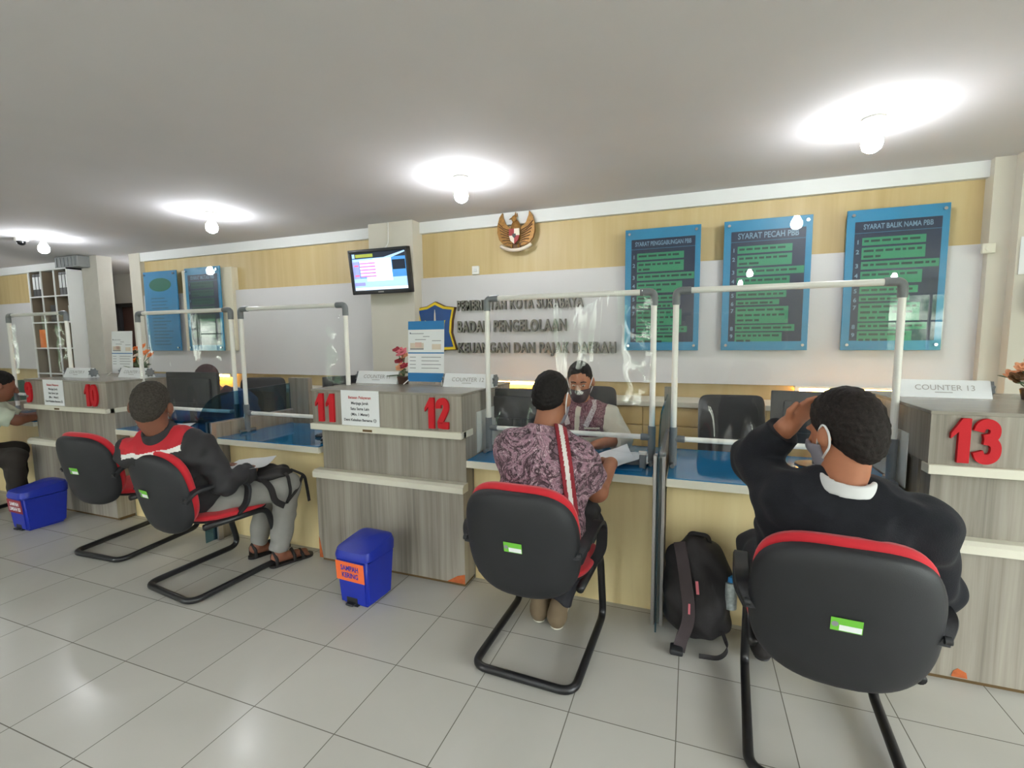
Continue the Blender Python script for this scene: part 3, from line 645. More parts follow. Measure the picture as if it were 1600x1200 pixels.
q(-.305, -.175, .305, .185, SB); q(-.305, -.175, .305, -.06, SL, .001); q(-.305, .13, .305, .185, SD, .001); q(-.26, .14, -.06, .17, SO, .002); q(-.3, .135, -.27, .175, SL, .002)
sc.prism([(-.3, .10), (-.3, .125), (.06, .13), (.29, .18), (.305, .17), (.1, .11)], -.0105, -.0095, SL, X=TX)
q(-.305, -.06, -.23, .11, em('violet', (150, 160, 215)), .0015); q(-.22, -.05, -.03, .11, SW, .003); q(-.06, -.09, .14, .12, SW, .0035); q(-.15, -.09, .0, -.04, SW, .003); q(.15, .01, .29, .10, SD, .003)
for k in range(5): q(-.22, .075-.031*k, -.04, .089-.031*k, SP, .0045)
q(-.285, .055, -.235, .07, em('pink', (226, 110, 160)), .003); q(-.285, -.04, -.235, -.025, em('pink2', (226, 110, 160)), .003); q(-.3, -.13, -.18, -.1, em('lilac', (150, 150, 220)), .003); q(-.3, -.172, .3, -.15, SW, .002)
sc.build('screen', None, t)
MB().box((-.03, -.027, -hz+.014), (.03, -.0255, -hz+.024), X=TX).build('badge', M['alu'], t)
MB().box((-2.98, 4.03, 2.07), (-2.74, 4.12, 2.27)).build('wall_bracket', M['black'], t)
MB().tube(fillet([(-2.86, 4.05, 2.38), (-2.84, 4.1, 2.45), (-2.84, 4.108, 2.655)], .03), .006, n=8).build('cable', M['pvc'], t, True)
# ------------------------------------------------------------------ small wall fittings
t = thing('wall_switch', 'small white switch box on the yellow strip right of the television', 'switch', (-1.97, 4.29, 2.13)); MB().box((-2.01, 4.27, 2.12), (-1.94, 4.3, 2.2), bev=.004).build('plate', M['pvc'], t); MB().box((-1.99, 4.264, 2.145), (-1.96, 4.27, 2.175), bev=.002).build('rocker', M['white'], t)
t = thing('wall_socket', 'small ivory socket box at the right end of the yellow strip', 'socket', (1.84, 4.2, 2.06)); MB().box((1.82, 4.175, 2.035), (1.89, 4.2, 2.1), bev=.004).build('plate', M['trim'], t); MB().cyl((1.855, 4.176, 2.067), (1.855, 4.17, 2.067), .02).build('outlet', M['trim'], t, True, angle=40)
t = thing('paper_notice', 'white paper notice taped to the right column above the dispenser', 'notice', (2.06, 4.11, 1.9)); MB().box((1.985, 4.112, 1.88), (2.2, 4.115, 2.12)).build('sheet', M['paper'], t)
n_ = MB()
for k, L in enumerate((.10, .14, .08, .05)): n_.box((2.03+.04, 4.110, 2.05-.035*k), (2.07+L, 4.112, 2.062-.035*k))
n_.build('printed_text', M['ink'], t)
t = thing('soap_dispenser', 'clear and steel dispenser on the right column at the picture edge', 'dispenser', (2.1, 4.09, 1.6)); MB().box((2.045, 4.03, 1.66), (2.16, 4.12, 1.83), bev=.02).build('tank', M['bottle'], t, True, angle=40); MB().box((2.05, 4.035, 1.63), (2.155, 4.12, 1.66), bev=.008).cyl((2.1, 4.06, 1.63), (2.1, 4.06, 1.6), .012).build('spout', M['steel'], t)
# warm lamps under the white panel
for k, (a, b_, lb) in enumerate(((-1.74, -1.2, 'warm glowing tube under the white panel behind the man in batik'), (.8, 1.5, 'warm glowing tube under the white panel beside number 13'), (-5.75, -5.3, 'warm glowing tube under the white panel below the small blue posters'))):
    t = thing('tube_lamp', lb, 'lamp', ((a+b_)/2, 4.27, 1.06), 'warm tubes under the wall panel')
    MB().cyl((a, 4.25, 1.075), (b_, 4.25, 1.075), .013).build('tube', M['warm'], t, True, angle=40)
    MB().box((a-.03, 4.235, 1.09), (b_+.03, 4.29, 1.105)).box((a-.03, 4.237, 1.06), (a, 4.263, 1.09)).box((b_, 4.237, 1.06), (b_+.03, 4.263, 1.09)).build('holder', M['pvc'], t)

# ------------------------------------------------------------------ low cabinets along the back wall
cabx = [(-4.75, -3.95), (-3.93, -3.13), (-2.54, -1.68), (-1.66, -.8), (-.78, .08), (.1, .96), (.98, 1.84)]
cl = ['behind the desk with the blue jacketed officer', 'left of the cream column', 'right of the cream column', 'behind the officer in the dark mask', 'behind the right end of the officer\'s screen', 'behind the black office chair', 'behind the number 13 counter']
for (a, b_), w_ in zip(cabx, cl):
    t = thing('low_cabinet', 'low yellow cabinet with drawers '+w_, 'cabinet', ((a+b_)/2, 4.1, 0), 'low yellow cabinets along the back wall')
    MB().box((a, 3.92, 0), (b_, 4.25, .95)).build('body', M['cab'], t)
    md = (a+b_)/2
    for (p0, p1) in ((a+.006, md-.003), (md+.003, b_-.006)):
        dr = MB().box((p0, 3.902, .80), (p1, 3.92, .94), bev=.002).build('drawer', M['cab'], t); MB().box(((p0+p1)/2-.04, 3.893, .865), ((p0+p1)/2+.04, 3.902, .875), bev=.002).build('drawer_pull', M['gap'], dr)
        MB().box((p0, 3.902, .06), (p1, 3.92, .79), bev=.002).build('cabinet_door', M['cab'], t)
for (a, b_, lb) in ((-4.77, -3.11, 'white cabinet top left of the cream column'), (-2.56, 1.85, 'long white cabinet top right of the cream column')):
    tag(MB().box((a, 3.885, .95), (b_, 4.25, .99), bev=.003).build('cabinet_top', M['trim']), lb, 'worktop')

# ------------------------------------------------------------------ monitors, office chairs
def monitor(x, y, rz, label, wd=.5, z0=.782, hh=.31):
    t = thing('computer_monitor', label, 'monitor', local=True, group='black computer monitors')
    MB().box((-wd/2, -.02, .12), (wd/2, .012, .12+hh), bev=.006).box((-wd/2+.06, -.045, .18), (wd/2-.06, -.02, .12+hh-.05), bev=.012).build('housing', M['black'], t, True, angle=35)
    MB().box((-wd/2+.012, .012, .135), (wd/2-.012, .0135, .12+hh-.012)).build('display', M['screen'], t)
    MB().box((-.03, -.03, .0), (.03, -.012, .25), bev=.004).build('neck', M['black'], t); MB().lathe([(.001, 0), (.11, 0), (.11, .008), (.03, .016), (.001, .016)], sy=.8).build('base', M['black'], t, True, angle=40)
    t.location = (x, y, z0); t.rotation_euler = (0, 0, rz); return t
monitor(-1.09, 3.0, .1, 'black monitor on the desk left of the man in batik', .46, hh=.26)
mo = monitor(.67, 3.0, -.05, 'black monitor on the desk next to the dark sweater man\'s head', .48, hh=.29)
monitor(-4.1, 2.92, .1, 'black monitor on the desk in front of the officer in blue', .56, hh=.33)
monitor(-2.42, 2.95, 1.15, 'black monitor seen edge on beside number 11', .44, hh=.33)
t = thing('computer_mouse', 'black mouse on the desk beside number 11', 'mouse', (-2.4, 2.66, .782)); MB().ball((-2.42, 2.66, .797), (.03, .055, .016)).build('shell', M['black'], t, True); MB().box((-2.425, 2.62, .808), (-2.415, 2.65, .816)).build('scroll_wheel', M['inkgrey'], t)
t = thing('keyboard', 'black keyboard under the edge on monitor beside number 11', 'keyboard', (-2.4, 2.8, .782)); MB().box((-2.6, 2.74, .782), (-2.36, 2.86, .8), bev=.004).build('case', M['black'], t)
k_ = MB()
for i in range(12):
    for j in range(5): k_.box((-2.59+.019*i, 2.748+.021*j, .8), (-2.575+.019*i, 2.765+.021*j, .805))
k_.build('keys', M['binder'], t)
def office_chair(fabric):
    t = thing('office_chair', '', 'chair', local=True, group='office chairs behind the counters')
    RX = lambda a: Matrix.Rotation(a, 4, 'X')
    MB().pillow(.44, .58, .05, e=9, bend=.03, X=Matrix.Translation((0, .22, .84)) @ RX(-.12), bulge=4).build('backrest', fabric, t, True)
    MB().pillow(.48, .48, .09, e=5, X=Matrix.Translation((0, -.02, .47)) @ RX(PI/2)).build('seat', fabric, t, True)
    MB().cyl((0, 0, .1), (0, 0, .44), .028).build('gas_column', M['tube'], t, True, angle=40)
    for k in range(5):
        a = 2*PI*k/5+.3; lg = MB().tube([(0, 0, .1), (.15*math.cos(a), .15*math.sin(a), .095), (.28*math.cos(a), .28*math.sin(a), .065)], [.025, .02, .014]).build('leg', M['black'], t, True)
        MB().cyl((.28*math.cos(a)-.012, .28*math.sin(a), .028), (.28*math.cos(a)+.012, .28*math.sin(a), .028), .028).build('caster', M['black'], lg, True, angle=40)
    for s in (-1, 1): MB().tube(fillet([(s*.22, .2, .62), (s*.27, .16, .66), (s*.27, -.12, .66), (s*.27, -.14, .5), (s*.2, -.1, .46)], .04), .014).build('armrest', M['black'], t, True)
    MB().tube(fillet([(0, .1, .44), (0, .27, .46), (0, .28, .62)], .05), .02).build('back_bracket', M['tube'], t, True)
    return t
oc = office_chair(M['shell']); oc.location = (.31, 3.40, -.04); oc.rotation_euler = (0, 0, .12); oc['label'] = 'empty black office chair behind the desk next to number 13'
dup(oc, (-.74, 3.38, 0), 0, 'black office chair hidden under the officer in the dark mask', 'office chairs behind the counters')
dup(oc, (-3.98, 3.42, 0), .5, 'black office chair under the officer in the blue jacket', 'office chairs behind the counters')
oc2 = office_chair(M['hijab']); oc2.location = (-6.15, 3.02+.5, 0); oc2['label'] = 'maroon office chair behind the number 9 counter'; oc2.rotation_euler = (0, 0, .3)

# ------------------------------------------------------------------ things on the counters
def nameplate(x, y, rz, txt, label):
    t = thing('name_plate', label, 'name plate', local=True, group='white counter name plates')
    w_ = .36; pl = MB().prism([(-.05, 0), (.05, 0), (.012, .085), (-.012, .085)], -w_/2, w_/2, plane='yz').build('plate', M['paper'], t)
    XT = Matrix.Translation((0, -.0325, .048)) @ Matrix.Rotation(PI/2-.42, 4, 'X')
    MB().text(txt, .04, XT, None, 0, 0, 1.0).box((-.04, -.026, 0), (.03, -.022, .0004), X=XT).build('printed_text', pm('faint_grey_print', (172, 168, 166), .8), pl)
    for s in (-1, 1):
        P = [((.03+.012*(k % 2))*math.cos(PI*k/8), .045+(.03+.012*(k % 2))*math.sin(PI*k/8)) for k in range(16)]
        MB().prism(P, s*w_/2, s*(w_/2+.012), plane='yz').build('end_ornament', M['joint'], t)
    t.location = (x, y, 1.181); t.rotation_euler = (0, 0, rz); return t
nameplate(-2.15, 2.94, -.02, 'COUNTER 11', 'white name plate reading COUNTER 11')
nameplate(-1.375, 2.86, -.02, 'COUNTER 12', 'white name plate reading COUNTER 12')
nameplate(1.2, 3.02, -.06, 'COUNTER 13', 'white name plate reading COUNTER 13')
nameplate(-5.75+.45, 2.72, 0, 'COUNTER 9', 'white name plate left of the small banner on the number 9 counter')
nameplate(-4.75, 2.86, 0, 'COUNTER 10', 'white name plate right of the orange flowers on the number 10 counter')
def xbanner(x, y, w_, h_, label, top=True):
    t = thing('table_banner', label, 'banner', (x, y, 1.181), 'small table top banners'); z0 = 1.205; f = y
    lean = Matrix.Translation((x, y, z0)) @ Matrix.Rotation(-.06, 4, 'X')
    pn = MB().box((-w_/2, 0, 0), (w_/2, .002, h_), M['paper'], X=lean)
    B = lambda x0, za, x1, zb, m_, d_=.0008: pn.box((x0*w_, -d_, za*h_), (x1*w_, 0, zb*h_), m_, X=lean)
    if top: B(-.5, .86, .5, 1, M['blue']); B(-.5, 0, .5, .145, M['blue'])
    B(-.5, .465, .5, .485, M['blue'])
    B(-.44, .53, -.06, .64, M['ewhite']); B(.17, .53, .42, .62, M['ewhite']); B(-.44, .53, -.06, .55, M['inkgrey'], .001); B(-.30, .57, -.12, .65, pm('pale_pink_print', (224, 190, 180), .8))
    for k in range(4): B(-.45, .40-.06*k, -.28, .41-.06*k, M['inkgrey']); B(-.12, .40-.06*k, .42-.06*(k % 2), .41-.06*k, M['inkgrey'])
    B(-.45, .79, -.06, .80, M['inkgrey']); B(-.08, .74, .1, .75, M['inkgrey']); B(-.3, .69, .0, .70, M['inkgrey']); B(.17, .67, .42, .68, M['inkgrey']); B(-.45, .79, -.425, .815, M['navy'], .001)
    pn.build('printed_panel', None, t)
    st = MB(); zz = z0-.018
    st.tube([(x-w_/2+.01, y-.01, z0+.01), (x-w_/2-.012, y-.04, zz)], .004, n=8).tube([(x+w_/2-.01, y-.01, z0+.01), (x+w_/2+.005, y-.04, zz)], .004, n=8).tube([(x, y+.015, z0+h_*.45), (x, y+.12, zz)], .004, n=8)
    st.tube([(x-w_/2+.01, y+.008, z0+.01), (x+w_/2-.01, y+.03, z0+h_-.02)], .003, n=8).tube([(x+w_/2-.01, y+.008, z0+.01), (x-w_/2+.01, y+.03, z0+h_-.02)], .003, n=8)
    st.build('stand', M['pvc'], t, True)
xbanner(-1.72, 2.87, .285, .42, 'small blue and white table banner on the counter between 11 and 12')
xbanner(-5.3+.25, 2.92, .3, .40, 'small white table banner with a thin blue stripe on the number 9 and 10 counter', False)
def notice(x, z, label):
    t = thing('paper_notice', label, 'notice', (x, 2.45, z)); w_, h_ = .29, .235
    s_ = MB().box((x-w_/2, 2.4545, z), (x+w_/2, 2.4575, z+h_)).build('sheet', M['paper'], t)
    tx = MB()
    for k, (l_, m_) in enumerate((('Batasan Pelayanan', M['inkred']), ('Menjaga Jarak', M['ink']), ('Satu Sama Lain', M['ink']), ('(Min. 1 Meter)', M['ink']), ('Demi Kebaikan Bersama ☺', M['ink']))):
        tx.text(l_, .024 if k < 4 else .022, WALLX(x, 2.4535, z+h_-.045-.036*k), m_, 0, .0006)
    tx.build('printed_text', None, s_)
    t2 = MB().box((x+.03, 2.4345, z-.022), (x+.1, 2.4365, z-.008)).build('shelf_label', M['gap'], t)
notice(-1.955, .945, 'white paper notice on the counter below the blue and white banner')
notice(-5.2, .945, 'white paper notice on the counter beside the left blue bin')
def flowers(x, y, cols, label, seed, hgt=.18, spread=.09, n=6):
    t = thing('flower_arrangement', label, 'flowers', (x, y, 1.181)); rn = random.Random(seed); z0 = 1.181
    MB().lathe([(.001, 0), (.035, 0), (.045, .05), (.04, .055), (.001, .05)], X=Matrix.Translation((x, y, z0))).build('pot', M['pot'], t, True, angle=40)
    for k in range(n):
        px = x+rn.uniform(-spread, spread); py = y+rn.uniform(-.05, .05); pz = z0+hgt*rn.uniform(.45, 1.0); m_ = cols[k % len(cols)]
        MB().tube([(x, y, z0+.04), ((x+px)/2, y, (z0+pz)/2+.02), (px, py, pz)], .003, n=6).build('stem', M['leaf'], t, True)
        fl = MB(); r = rn.uniform(.022, .034)
        for lay, (cnt, tilt, rr) in enumerate(((6, .35, 1), (5, .8, .75), (3, 1.2, .5))):
            for j in range(cnt):
                a = 2*PI*j/cnt+lay*.5; X = Matrix.Translation((px, py, pz)) @ Matrix.Rotation(rn.uniform(.4, .9), 4, 'X') @ Matrix.Rotation(a, 4, 'Z') @ Matrix.Rotation(-tilt, 4, 'Y')
                fl.ball((r*rr*.75, 0, 0), (r*rr*.75, r*rr*.55, r*.14), X=X, sub=2)
        fl.build('blossom', m_, t, True)
    for k in range(9):
        a = rn.uniform(0, 6.28); L = rn.uniform(.05, .09); X = Matrix.Translation((x+.03*math.cos(a), y+.03*math.sin(a), z0+.05+rn.uniform(0, .05))) @ Matrix.Rotation(a, 4, 'Z') @ Matrix.Rotation(-rn.uniform(-.3, .6), 4, 'Y')
        MB().ball((L*.6, 0, 0), (L*.6, L*.3, .003), X=X, sub=2).build('leaf', M['leaf'], t, True)
flowers(-1.94, 2.93, [M['flred'], M['flpeach'], M['flred'], M['flpink']], 'dark red and peach artificial flowers beside the blue and white banner', 3, .24, .05, 7)
flowers(-5.0+.1, 2.98, [M['florange'], M['florange'], M['ewhite']], 'orange artificial flowers on the number 10 counter', 5, .3, .13, 8)
flowers(1.53, 2.98, [M['flpeach'], M['flpeach'], M['goldd']], 'peach artificial flowers at the right picture edge', 8, .2, .1, 8)
# documents on desk 12
t = thing('document_folder', 'blue document folder on the desk right of the man in batik', 'folder', (-.36, 2.66, .782)); MB().box((-.52, 2.56, .783), (-.23, 2.86, .789), X=None, bev=.001).build('cover', M['folder'], t)
def sheet_(x, y, rz, nm, label, z, w_=.21, h_=.297, curl=.03, mat='paper'):
    t = thing(nm, label, 'paper', local=True); vs = []; fs = []
    for j in range(9):
        for i in range(7): u = i/6; v = j/8; vs.append(((u-.5)*w_, (v-.5)*h_, .0015+curl*(v-.5)**2*2*u+.004*math.sin(5*u+v*3)**2))
    nb = len(vs); vs += [(a, b, c-.001) for a, b, c in vs]
    for j in range(8):
        for i in range(6): a = j*7+i; fs += [[a, a+1, a+8, a+7], [nb+a, nb+a+7, nb+a+8, nb+a+1]]
    MB().raw(vs, fs).build('sheet', M[mat], t, True)
    n_ = MB()
    t.location = (x, y, z); t.rotation_euler = (0, 0, rz)
sheet_(-.37, 2.72, .5, 'loose_paper', 'white paper with a curled corner lying on the blue folder', .79, curl=.12)
sheet_(-.3, 2.79, -.2, 'loose_paper', 'second sheet of paper under the curled one on the blue folder', .7895, curl=.02)
t = thing('stapler', 'small grey clip stand beside the screen foot on the desk of the man in batik', 'stationery', (-.235, 2.64, .782)); MB().box((-.25, 2.62, .783), (-.215, 2.66, .86), bev=.004).build('body', M['joint'], t); MB().box((-.255, 2.625, .86), (-.21, 2.655, .875), bev=.003).build('clip', M['pvc'], t)
sheet_(-4.1, 2.7, .3, 'loose_paper', 'white papers on the desk in front of the officer in blue', .783, .3, .2)
t = thing('document_box', 'red and white box on the desk in front of the officer in blue', 'box', (-4.33, 2.72, .782)); MB().box((-4.42, 2.64, .782), (-4.27, 2.8, .85), bev=.003).build('carton', M['paper'], t); MB().box((-4.425, 2.635, .80), (-4.265, 2.805, .825)).build('band', M['ered'], t)

# ------------------------------------------------------------------ far left: binder shelf, cctv, grey box
t = thing('shelf_unit', 'tall white cubby shelf with binders near the grey pillar', 'shelf', (-8.26, 4.1, 0))
x0, x1, y0, y1 = -8.71, -7.81, 3.955, 4.29; Hs = 2.5; fr = MB()
ins_ = MB()
for k in range(4):
    xx = x0+(x1-x0-.018)*k/3
    if k in (0, 3): fr.box((xx, y0, 0), (xx+.018, y1, Hs))
    else: fr.box((xx, y0, 0), (xx+.018, y0+.012, Hs)); ins_.box((xx+.001, y0+.012, 0), (xx+.017, y1-.02, Hs-.002))
for k in range(8): zz = (Hs-.018)*k/7; fr.box((x0+.004, y0+.002, zz), (x1-.004, y0+.014, zz+.018)); ins_.box((x0+.018, y0+.014, zz+.001), (x1-.018, y1-.021, zz+.017))
ins_.box((x0+.018, y0+.014, 0), (x0+.02, y1-.02, Hs-.01))
fr.box((x0, y0, Hs-.018), (x1, y1, Hs)).build('frame', M['white'], t); ins_.build('shaded_inner_boards', M['shelfback'], t); MB().box((x0+.01, y1-.02, .005), (x1-.01, y1-.004, Hs-.02)).build('back_board', M['shelfback'], t)  # taupe on the inner boards stands in for shade inside the cubbies
cellw = (x1-x0)/3; zr = lambda r: (Hs-.018)*r/7+.018
def binder(x, r, label, h=.31):
    t = thing('ring_binder', label, 'binder', (x, 4.1, zr(r)), 'binders on the cubby shelf'); MB().box((x-.034, 3.99, zr(r)), (x+.034, 4.25, zr(r)+h), bev=.002).build('cover', M['binder'], t); MB().box((x-.027, 3.987, zr(r)+.1), (x+.027, 3.99, zr(r)+.27)).build('spine_label', M['paper'], t)
BL = ['first from the left edge', 'second from the left edge', 'third from the left edge']
for k in range(3): binder(x0+.07+.075*k, 6, 'black ring binder in the top left cubby, '+BL[k])
for k in range(3): binder(x0+2*cellw+.08+.075*k, 6, 'black ring binder in the top right cubby, '+BL[k])
tag(MB().box((x0+cellw+.07, 4.0, zr(5)), (x0+cellw+.26, 4.2, zr(5)+.23), bev=.004).build('black_box', M['binder']), 'black box in the middle cubby of the second row', 'box')
tag(MB().cyl((x1-.2, 4.1, zr(5)), (x1-.2, 4.1, zr(5)+.22), .055).build('paper_roll', M['paper'], None, True, angle=40), 'white paper roll in the right cubby of the second row', 'roll')
tag(MB().box((x0+.07, 3.99, zr(4)), (x0+.22, 4.24, zr(4)+.25), bev=.004).build('orange_folder', M['florange']), 'orange folder box in the left cubby of the third row', 'folder')
tag(MB().box((x1-.25, 3.99, zr(3)), (x1-.05, 4.24, zr(3)+.06), bev=.003).build('paper_stack', M['paper']), 'short stack of paper in the right cubby of the fourth row', 'paper')
t = thing('grey_box', 'grey ribbed box between the binder shelf and the ceiling', 'box', (-7.9, 4.1, 2.505)); b_ = MB().box((-8.1, 3.98, 2.505), (-7.6, 4.28, 2.65), bev=.006).build('case', M['ductgrey'], t)
for k in range(6): MB().box((-8.07+.08*k, 3.972, 2.52), (-8.04+.08*k, 3.982, 2.635)).build('rib', M['joint'], b_)
t = thing('security_camera', 'small dark dome security camera on the ceiling above the binder shelf', 'camera', (-6.98, 3.15, ZC)); MB().lathe([(.001, 0), (.06, 0), (.06, -.03), (.05, -.035), (.001, -.035)], X=Matrix.Translation((-6.98, 3.15, ZC))).build('base', M['pvc'], t, True, angle=40); MB().ball((-6.98, 3.15, ZC-.04), (.04, .04, .04)).build('dome', M['screen'], t, True)

# ------------------------------------------------------------------ implicit-surface figures
def nrm(v): v = np.array(v, float); return v/np.linalg.norm(v)
class Cap:
    def __init__(s, a, b, ra, rb=None, k=.03, cuts=()): s.a = np.array(a, float); s.b = np.array(b, float); s.ra = ra; s.rb = ra if rb is None else rb; s.k = k; s.cuts = cuts
    def bounds(s): r = max(s.ra, s.rb); return np.minimum(s.a, s.b)-r, np.maximum(s.a, s.b)+r
    def ev(s, P):
        ab = s.b-s.a; L = ab@ab+1e-12; t = np.clip(((P-s.a)@ab)/L, 0, 1)
        return np.linalg.norm(P-s.a-t[..., None]*ab, axis=-1)-(s.ra+(s.rb-s.ra)*t)
    def grow(s, e): return Cap(s.a, s.b, s.ra+e, s.rb+e, s.k, s.cuts)
class Ell:
    def __init__(s, c, r, R=None, k=.03, cuts=()): s.c = np.array(c, float); s.r = np.array(r, float); s.R = np.eye(3) if R is None else np.array(R, float); s.k = k; s.cuts = cuts
    def bounds(s): m = s.r.max(); return s.c-m, s.c+m
    def ev(s, P):
        q = (P-s.c)@s.R; k0 = np.linalg.norm(q/s.r, axis=-1); k1 = np.linalg.norm(q/(s.r**2), axis=-1)+1e-9
        return k0*(k0-1)/k1
    def grow(s, e): return Ell(s.c, s.r+e, s.R, s.k, s.cuts)
def wrinkle(P, amp, lam, seed):
    rn = np.random.RandomState(seed); out = np.zeros(P.shape[:-1], P.dtype)
    for i in range(5):
        d_ = nrm(rn.randn(3)); w2 = nrm(rn.randn(3)); out += np.sin(P@d_*(6.28/(lam*rn.uniform(.6, 1.5)))+rn.uniform(0, 6.28)+1.4*np.sin(P@w2*(6.28/(lam*2.2))))
    return out*(amp/2.2)
class Grid:
    def __init__(s, lo, hi, h): s.h = h; s.lo = np.array(lo)-2*h; s.n = np.ceil((np.array(hi)+2*h-s.lo)/h).astype(int)+1
    def pts(s, i0, i1):
        ax = [np.arange(i0[k], i1[k], dtype=np.float32)*s.h+s.lo[k] for k in range(3)]
        return np.stack(np.meshgrid(*ax, indexing='ij'), -1).astype(np.float32)
    def field(s, prims, pad=.03):
        D = np.full(tuple(s.n), .5, np.float32)
        for p in prims:
            lo, hi = p.bounds(); m = pad+p.k
            i0 = np.clip(np.floor((lo-m-s.lo)/s.h).astype(int), 0, s.n); i1 = np.clip(np.ceil((hi+m-s.lo)/s.h).astype(int)+1, 0, s.n)
            if (i1 <= i0).any(): continue
            P = s.pts(i0, i1); d_ = p.ev(P).astype(np.float32)
            for c, n_ in p.cuts: d_ = np.maximum(d_, (P-np.array(c, np.float32))@np.array(nrm(n_), np.float32))
            sl = tuple(slice(a, b) for a, b in zip(i0, i1)); A = D[sl]; k = p.k
            hh = np.maximum(k-np.abs(A-d_), 0)/k; D[sl] = np.minimum(A, d_)-hh*hh*k*.25
        return D
def bounds(prims, e=.0):
    los, his = zip(*[p.bounds() for p in prims]); return np.min(los, 0)-e, np.max(his, 0)+e
def nets(D, g):
    """naive surface nets"""
    ins = D < 0; n = np.array(D.shape); c = sum(ins[a:n[0]-1+a, b:n[1]-1+b, d_:n[2]-1+d_].astype(np.int8) for a in (0, 1) for b in (0, 1) for d_ in (0, 1))
    act = (c > 0) & (c < 8); ijk = np.argwhere(act)
    idx = np.full(act.shape, -1, np.int32); idx[act] = np.arange(len(ijk))
    acc = np.zeros((len(ijk), 3)); cnt = np.zeros(len(ijk))
    for ax in range(3):
        o = [k for k in range(3) if k != ax]
        for a in (0, 1):
            for b in (0, 1):
                p = ijk.copy(); p[:, o[0]] += a; p[:, o[1]] += b; q = p.copy(); q[:, ax] += 1
                d0 = D[tuple(p.T)]; d1 = D[tuple(q.T)]; m = (d0 < 0) != (d1 < 0)
                t = np.where(m, d0/np.where(m, d0-d1, 1), 0); r = p.astype(float); r[:, ax] += t
                acc[m] += r[m]; cnt[m] += 1
    V = acc/cnt[:, None]*g.h+g.lo; F = []
    for ax in range(3):
        o = [(ax+1) % 3, (ax+2) % 3]; sl0 = [slice(1, -1)]*3; sl0[ax] = slice(0, n[ax]-1); sl1 = list(sl0); sl1[ax] = slice(1, n[ax])
        A = ins[tuple(sl0)]; B = ins[tuple(sl1)]; e_ = np.argwhere(A != B); off = np.array([1, 1, 1]); off[ax] = 0; flip = A[tuple(e_.T)]; e_ = e_+off
        q = []
        for (a, b) in ((0, 0), (-1, 0), (-1, -1), (0, -1)):
            t = e_.copy(); t[:, o[0]] += a; t[:, o[1]] += b; q.append(idx[tuple(t.T)])
        q = np.stack(q, 1); q[~flip] = q[~flip][:, ::-1]; F.append(q)
    return V, np.concatenate(F)
def mesh_from(D, g, name, mats, parent, matfn=None, smooth_iter=1):
    V, F = nets(D, g)
    # light smoothing
    for _ in range(smooth_iter):
        s_ = np.zeros_like(V); c = np.zeros(len(V))
        for a, b in ((0, 1), (1, 2), (2, 3), (3, 0)):
            np.add.at(s_, F[:, a], V[F[:, b]]); np.add.at(c, F[:, a], 1); np.add.at(s_, F[:, b], V[F[:, a]]); np.add.at(c, F[:, b], 1)
        V = V*.5+.5*s_/np.maximum(c, 1)[:, None]
    off = ORG.get(parent.name, Vector((0, 0, 0))) if parent is not None else Vector((0, 0, 0))
    r = parent
    while r is not None and r.name not in ORG: r = r.parent
    if r is not None: off = ORG[r.name]
    me = bpy.data.meshes.new(name); nv, nf = len(V), len(F)
    me.vertices.add(nv); me.vertices.foreach_set('co', (V-np.array(off)).astype(np.float32).ravel())
    me.loops.add(nf*4); me.loops.foreach_set('vertex_index', F.astype(np.int32).ravel())
    me.polygons.add(nf); me.polygons.foreach_set('loop_start', np.arange(0, nf*4, 4, dtype=np.int32))
    if not isinstance(mats, (list, tuple)): mats = [mats]
    for m_ in mats: me.materials.append(m_)
    if matfn is not None: me.polygons.foreach_set('material_index', matfn(V[F].mean(1)).astype(np.int32))
    me.polygons.foreach_set('use_smooth', np.ones(nf, bool)); me.update(calc_edges=True); me.validate()
    o = bpy.data.objects.new(name, me); COL.objects.link(o); o.parent = parent; return o
def implicit(name, prims, h, mats, parent, amp=0, lam=.08, seed=1, cuts=(), matfn=None, fn=None, it=1):
    lo, hi = bounds(prims, .01); g = Grid(lo, hi, h); D = g.field(prims)
    if amp or cuts or fn:
        P = g.pts([0, 0, 0], g.n)
        if amp: D = D+wrinkle(P, amp, lam, seed)
        for c, n_ in cuts: D = np.maximum(D, (P-np.array(c, np.float32))@np.array(nrm(n_), np.float32))
        if fn: D = fn(P, D)
    return mesh_from(D, g, name, mats, parent, matfn, it)

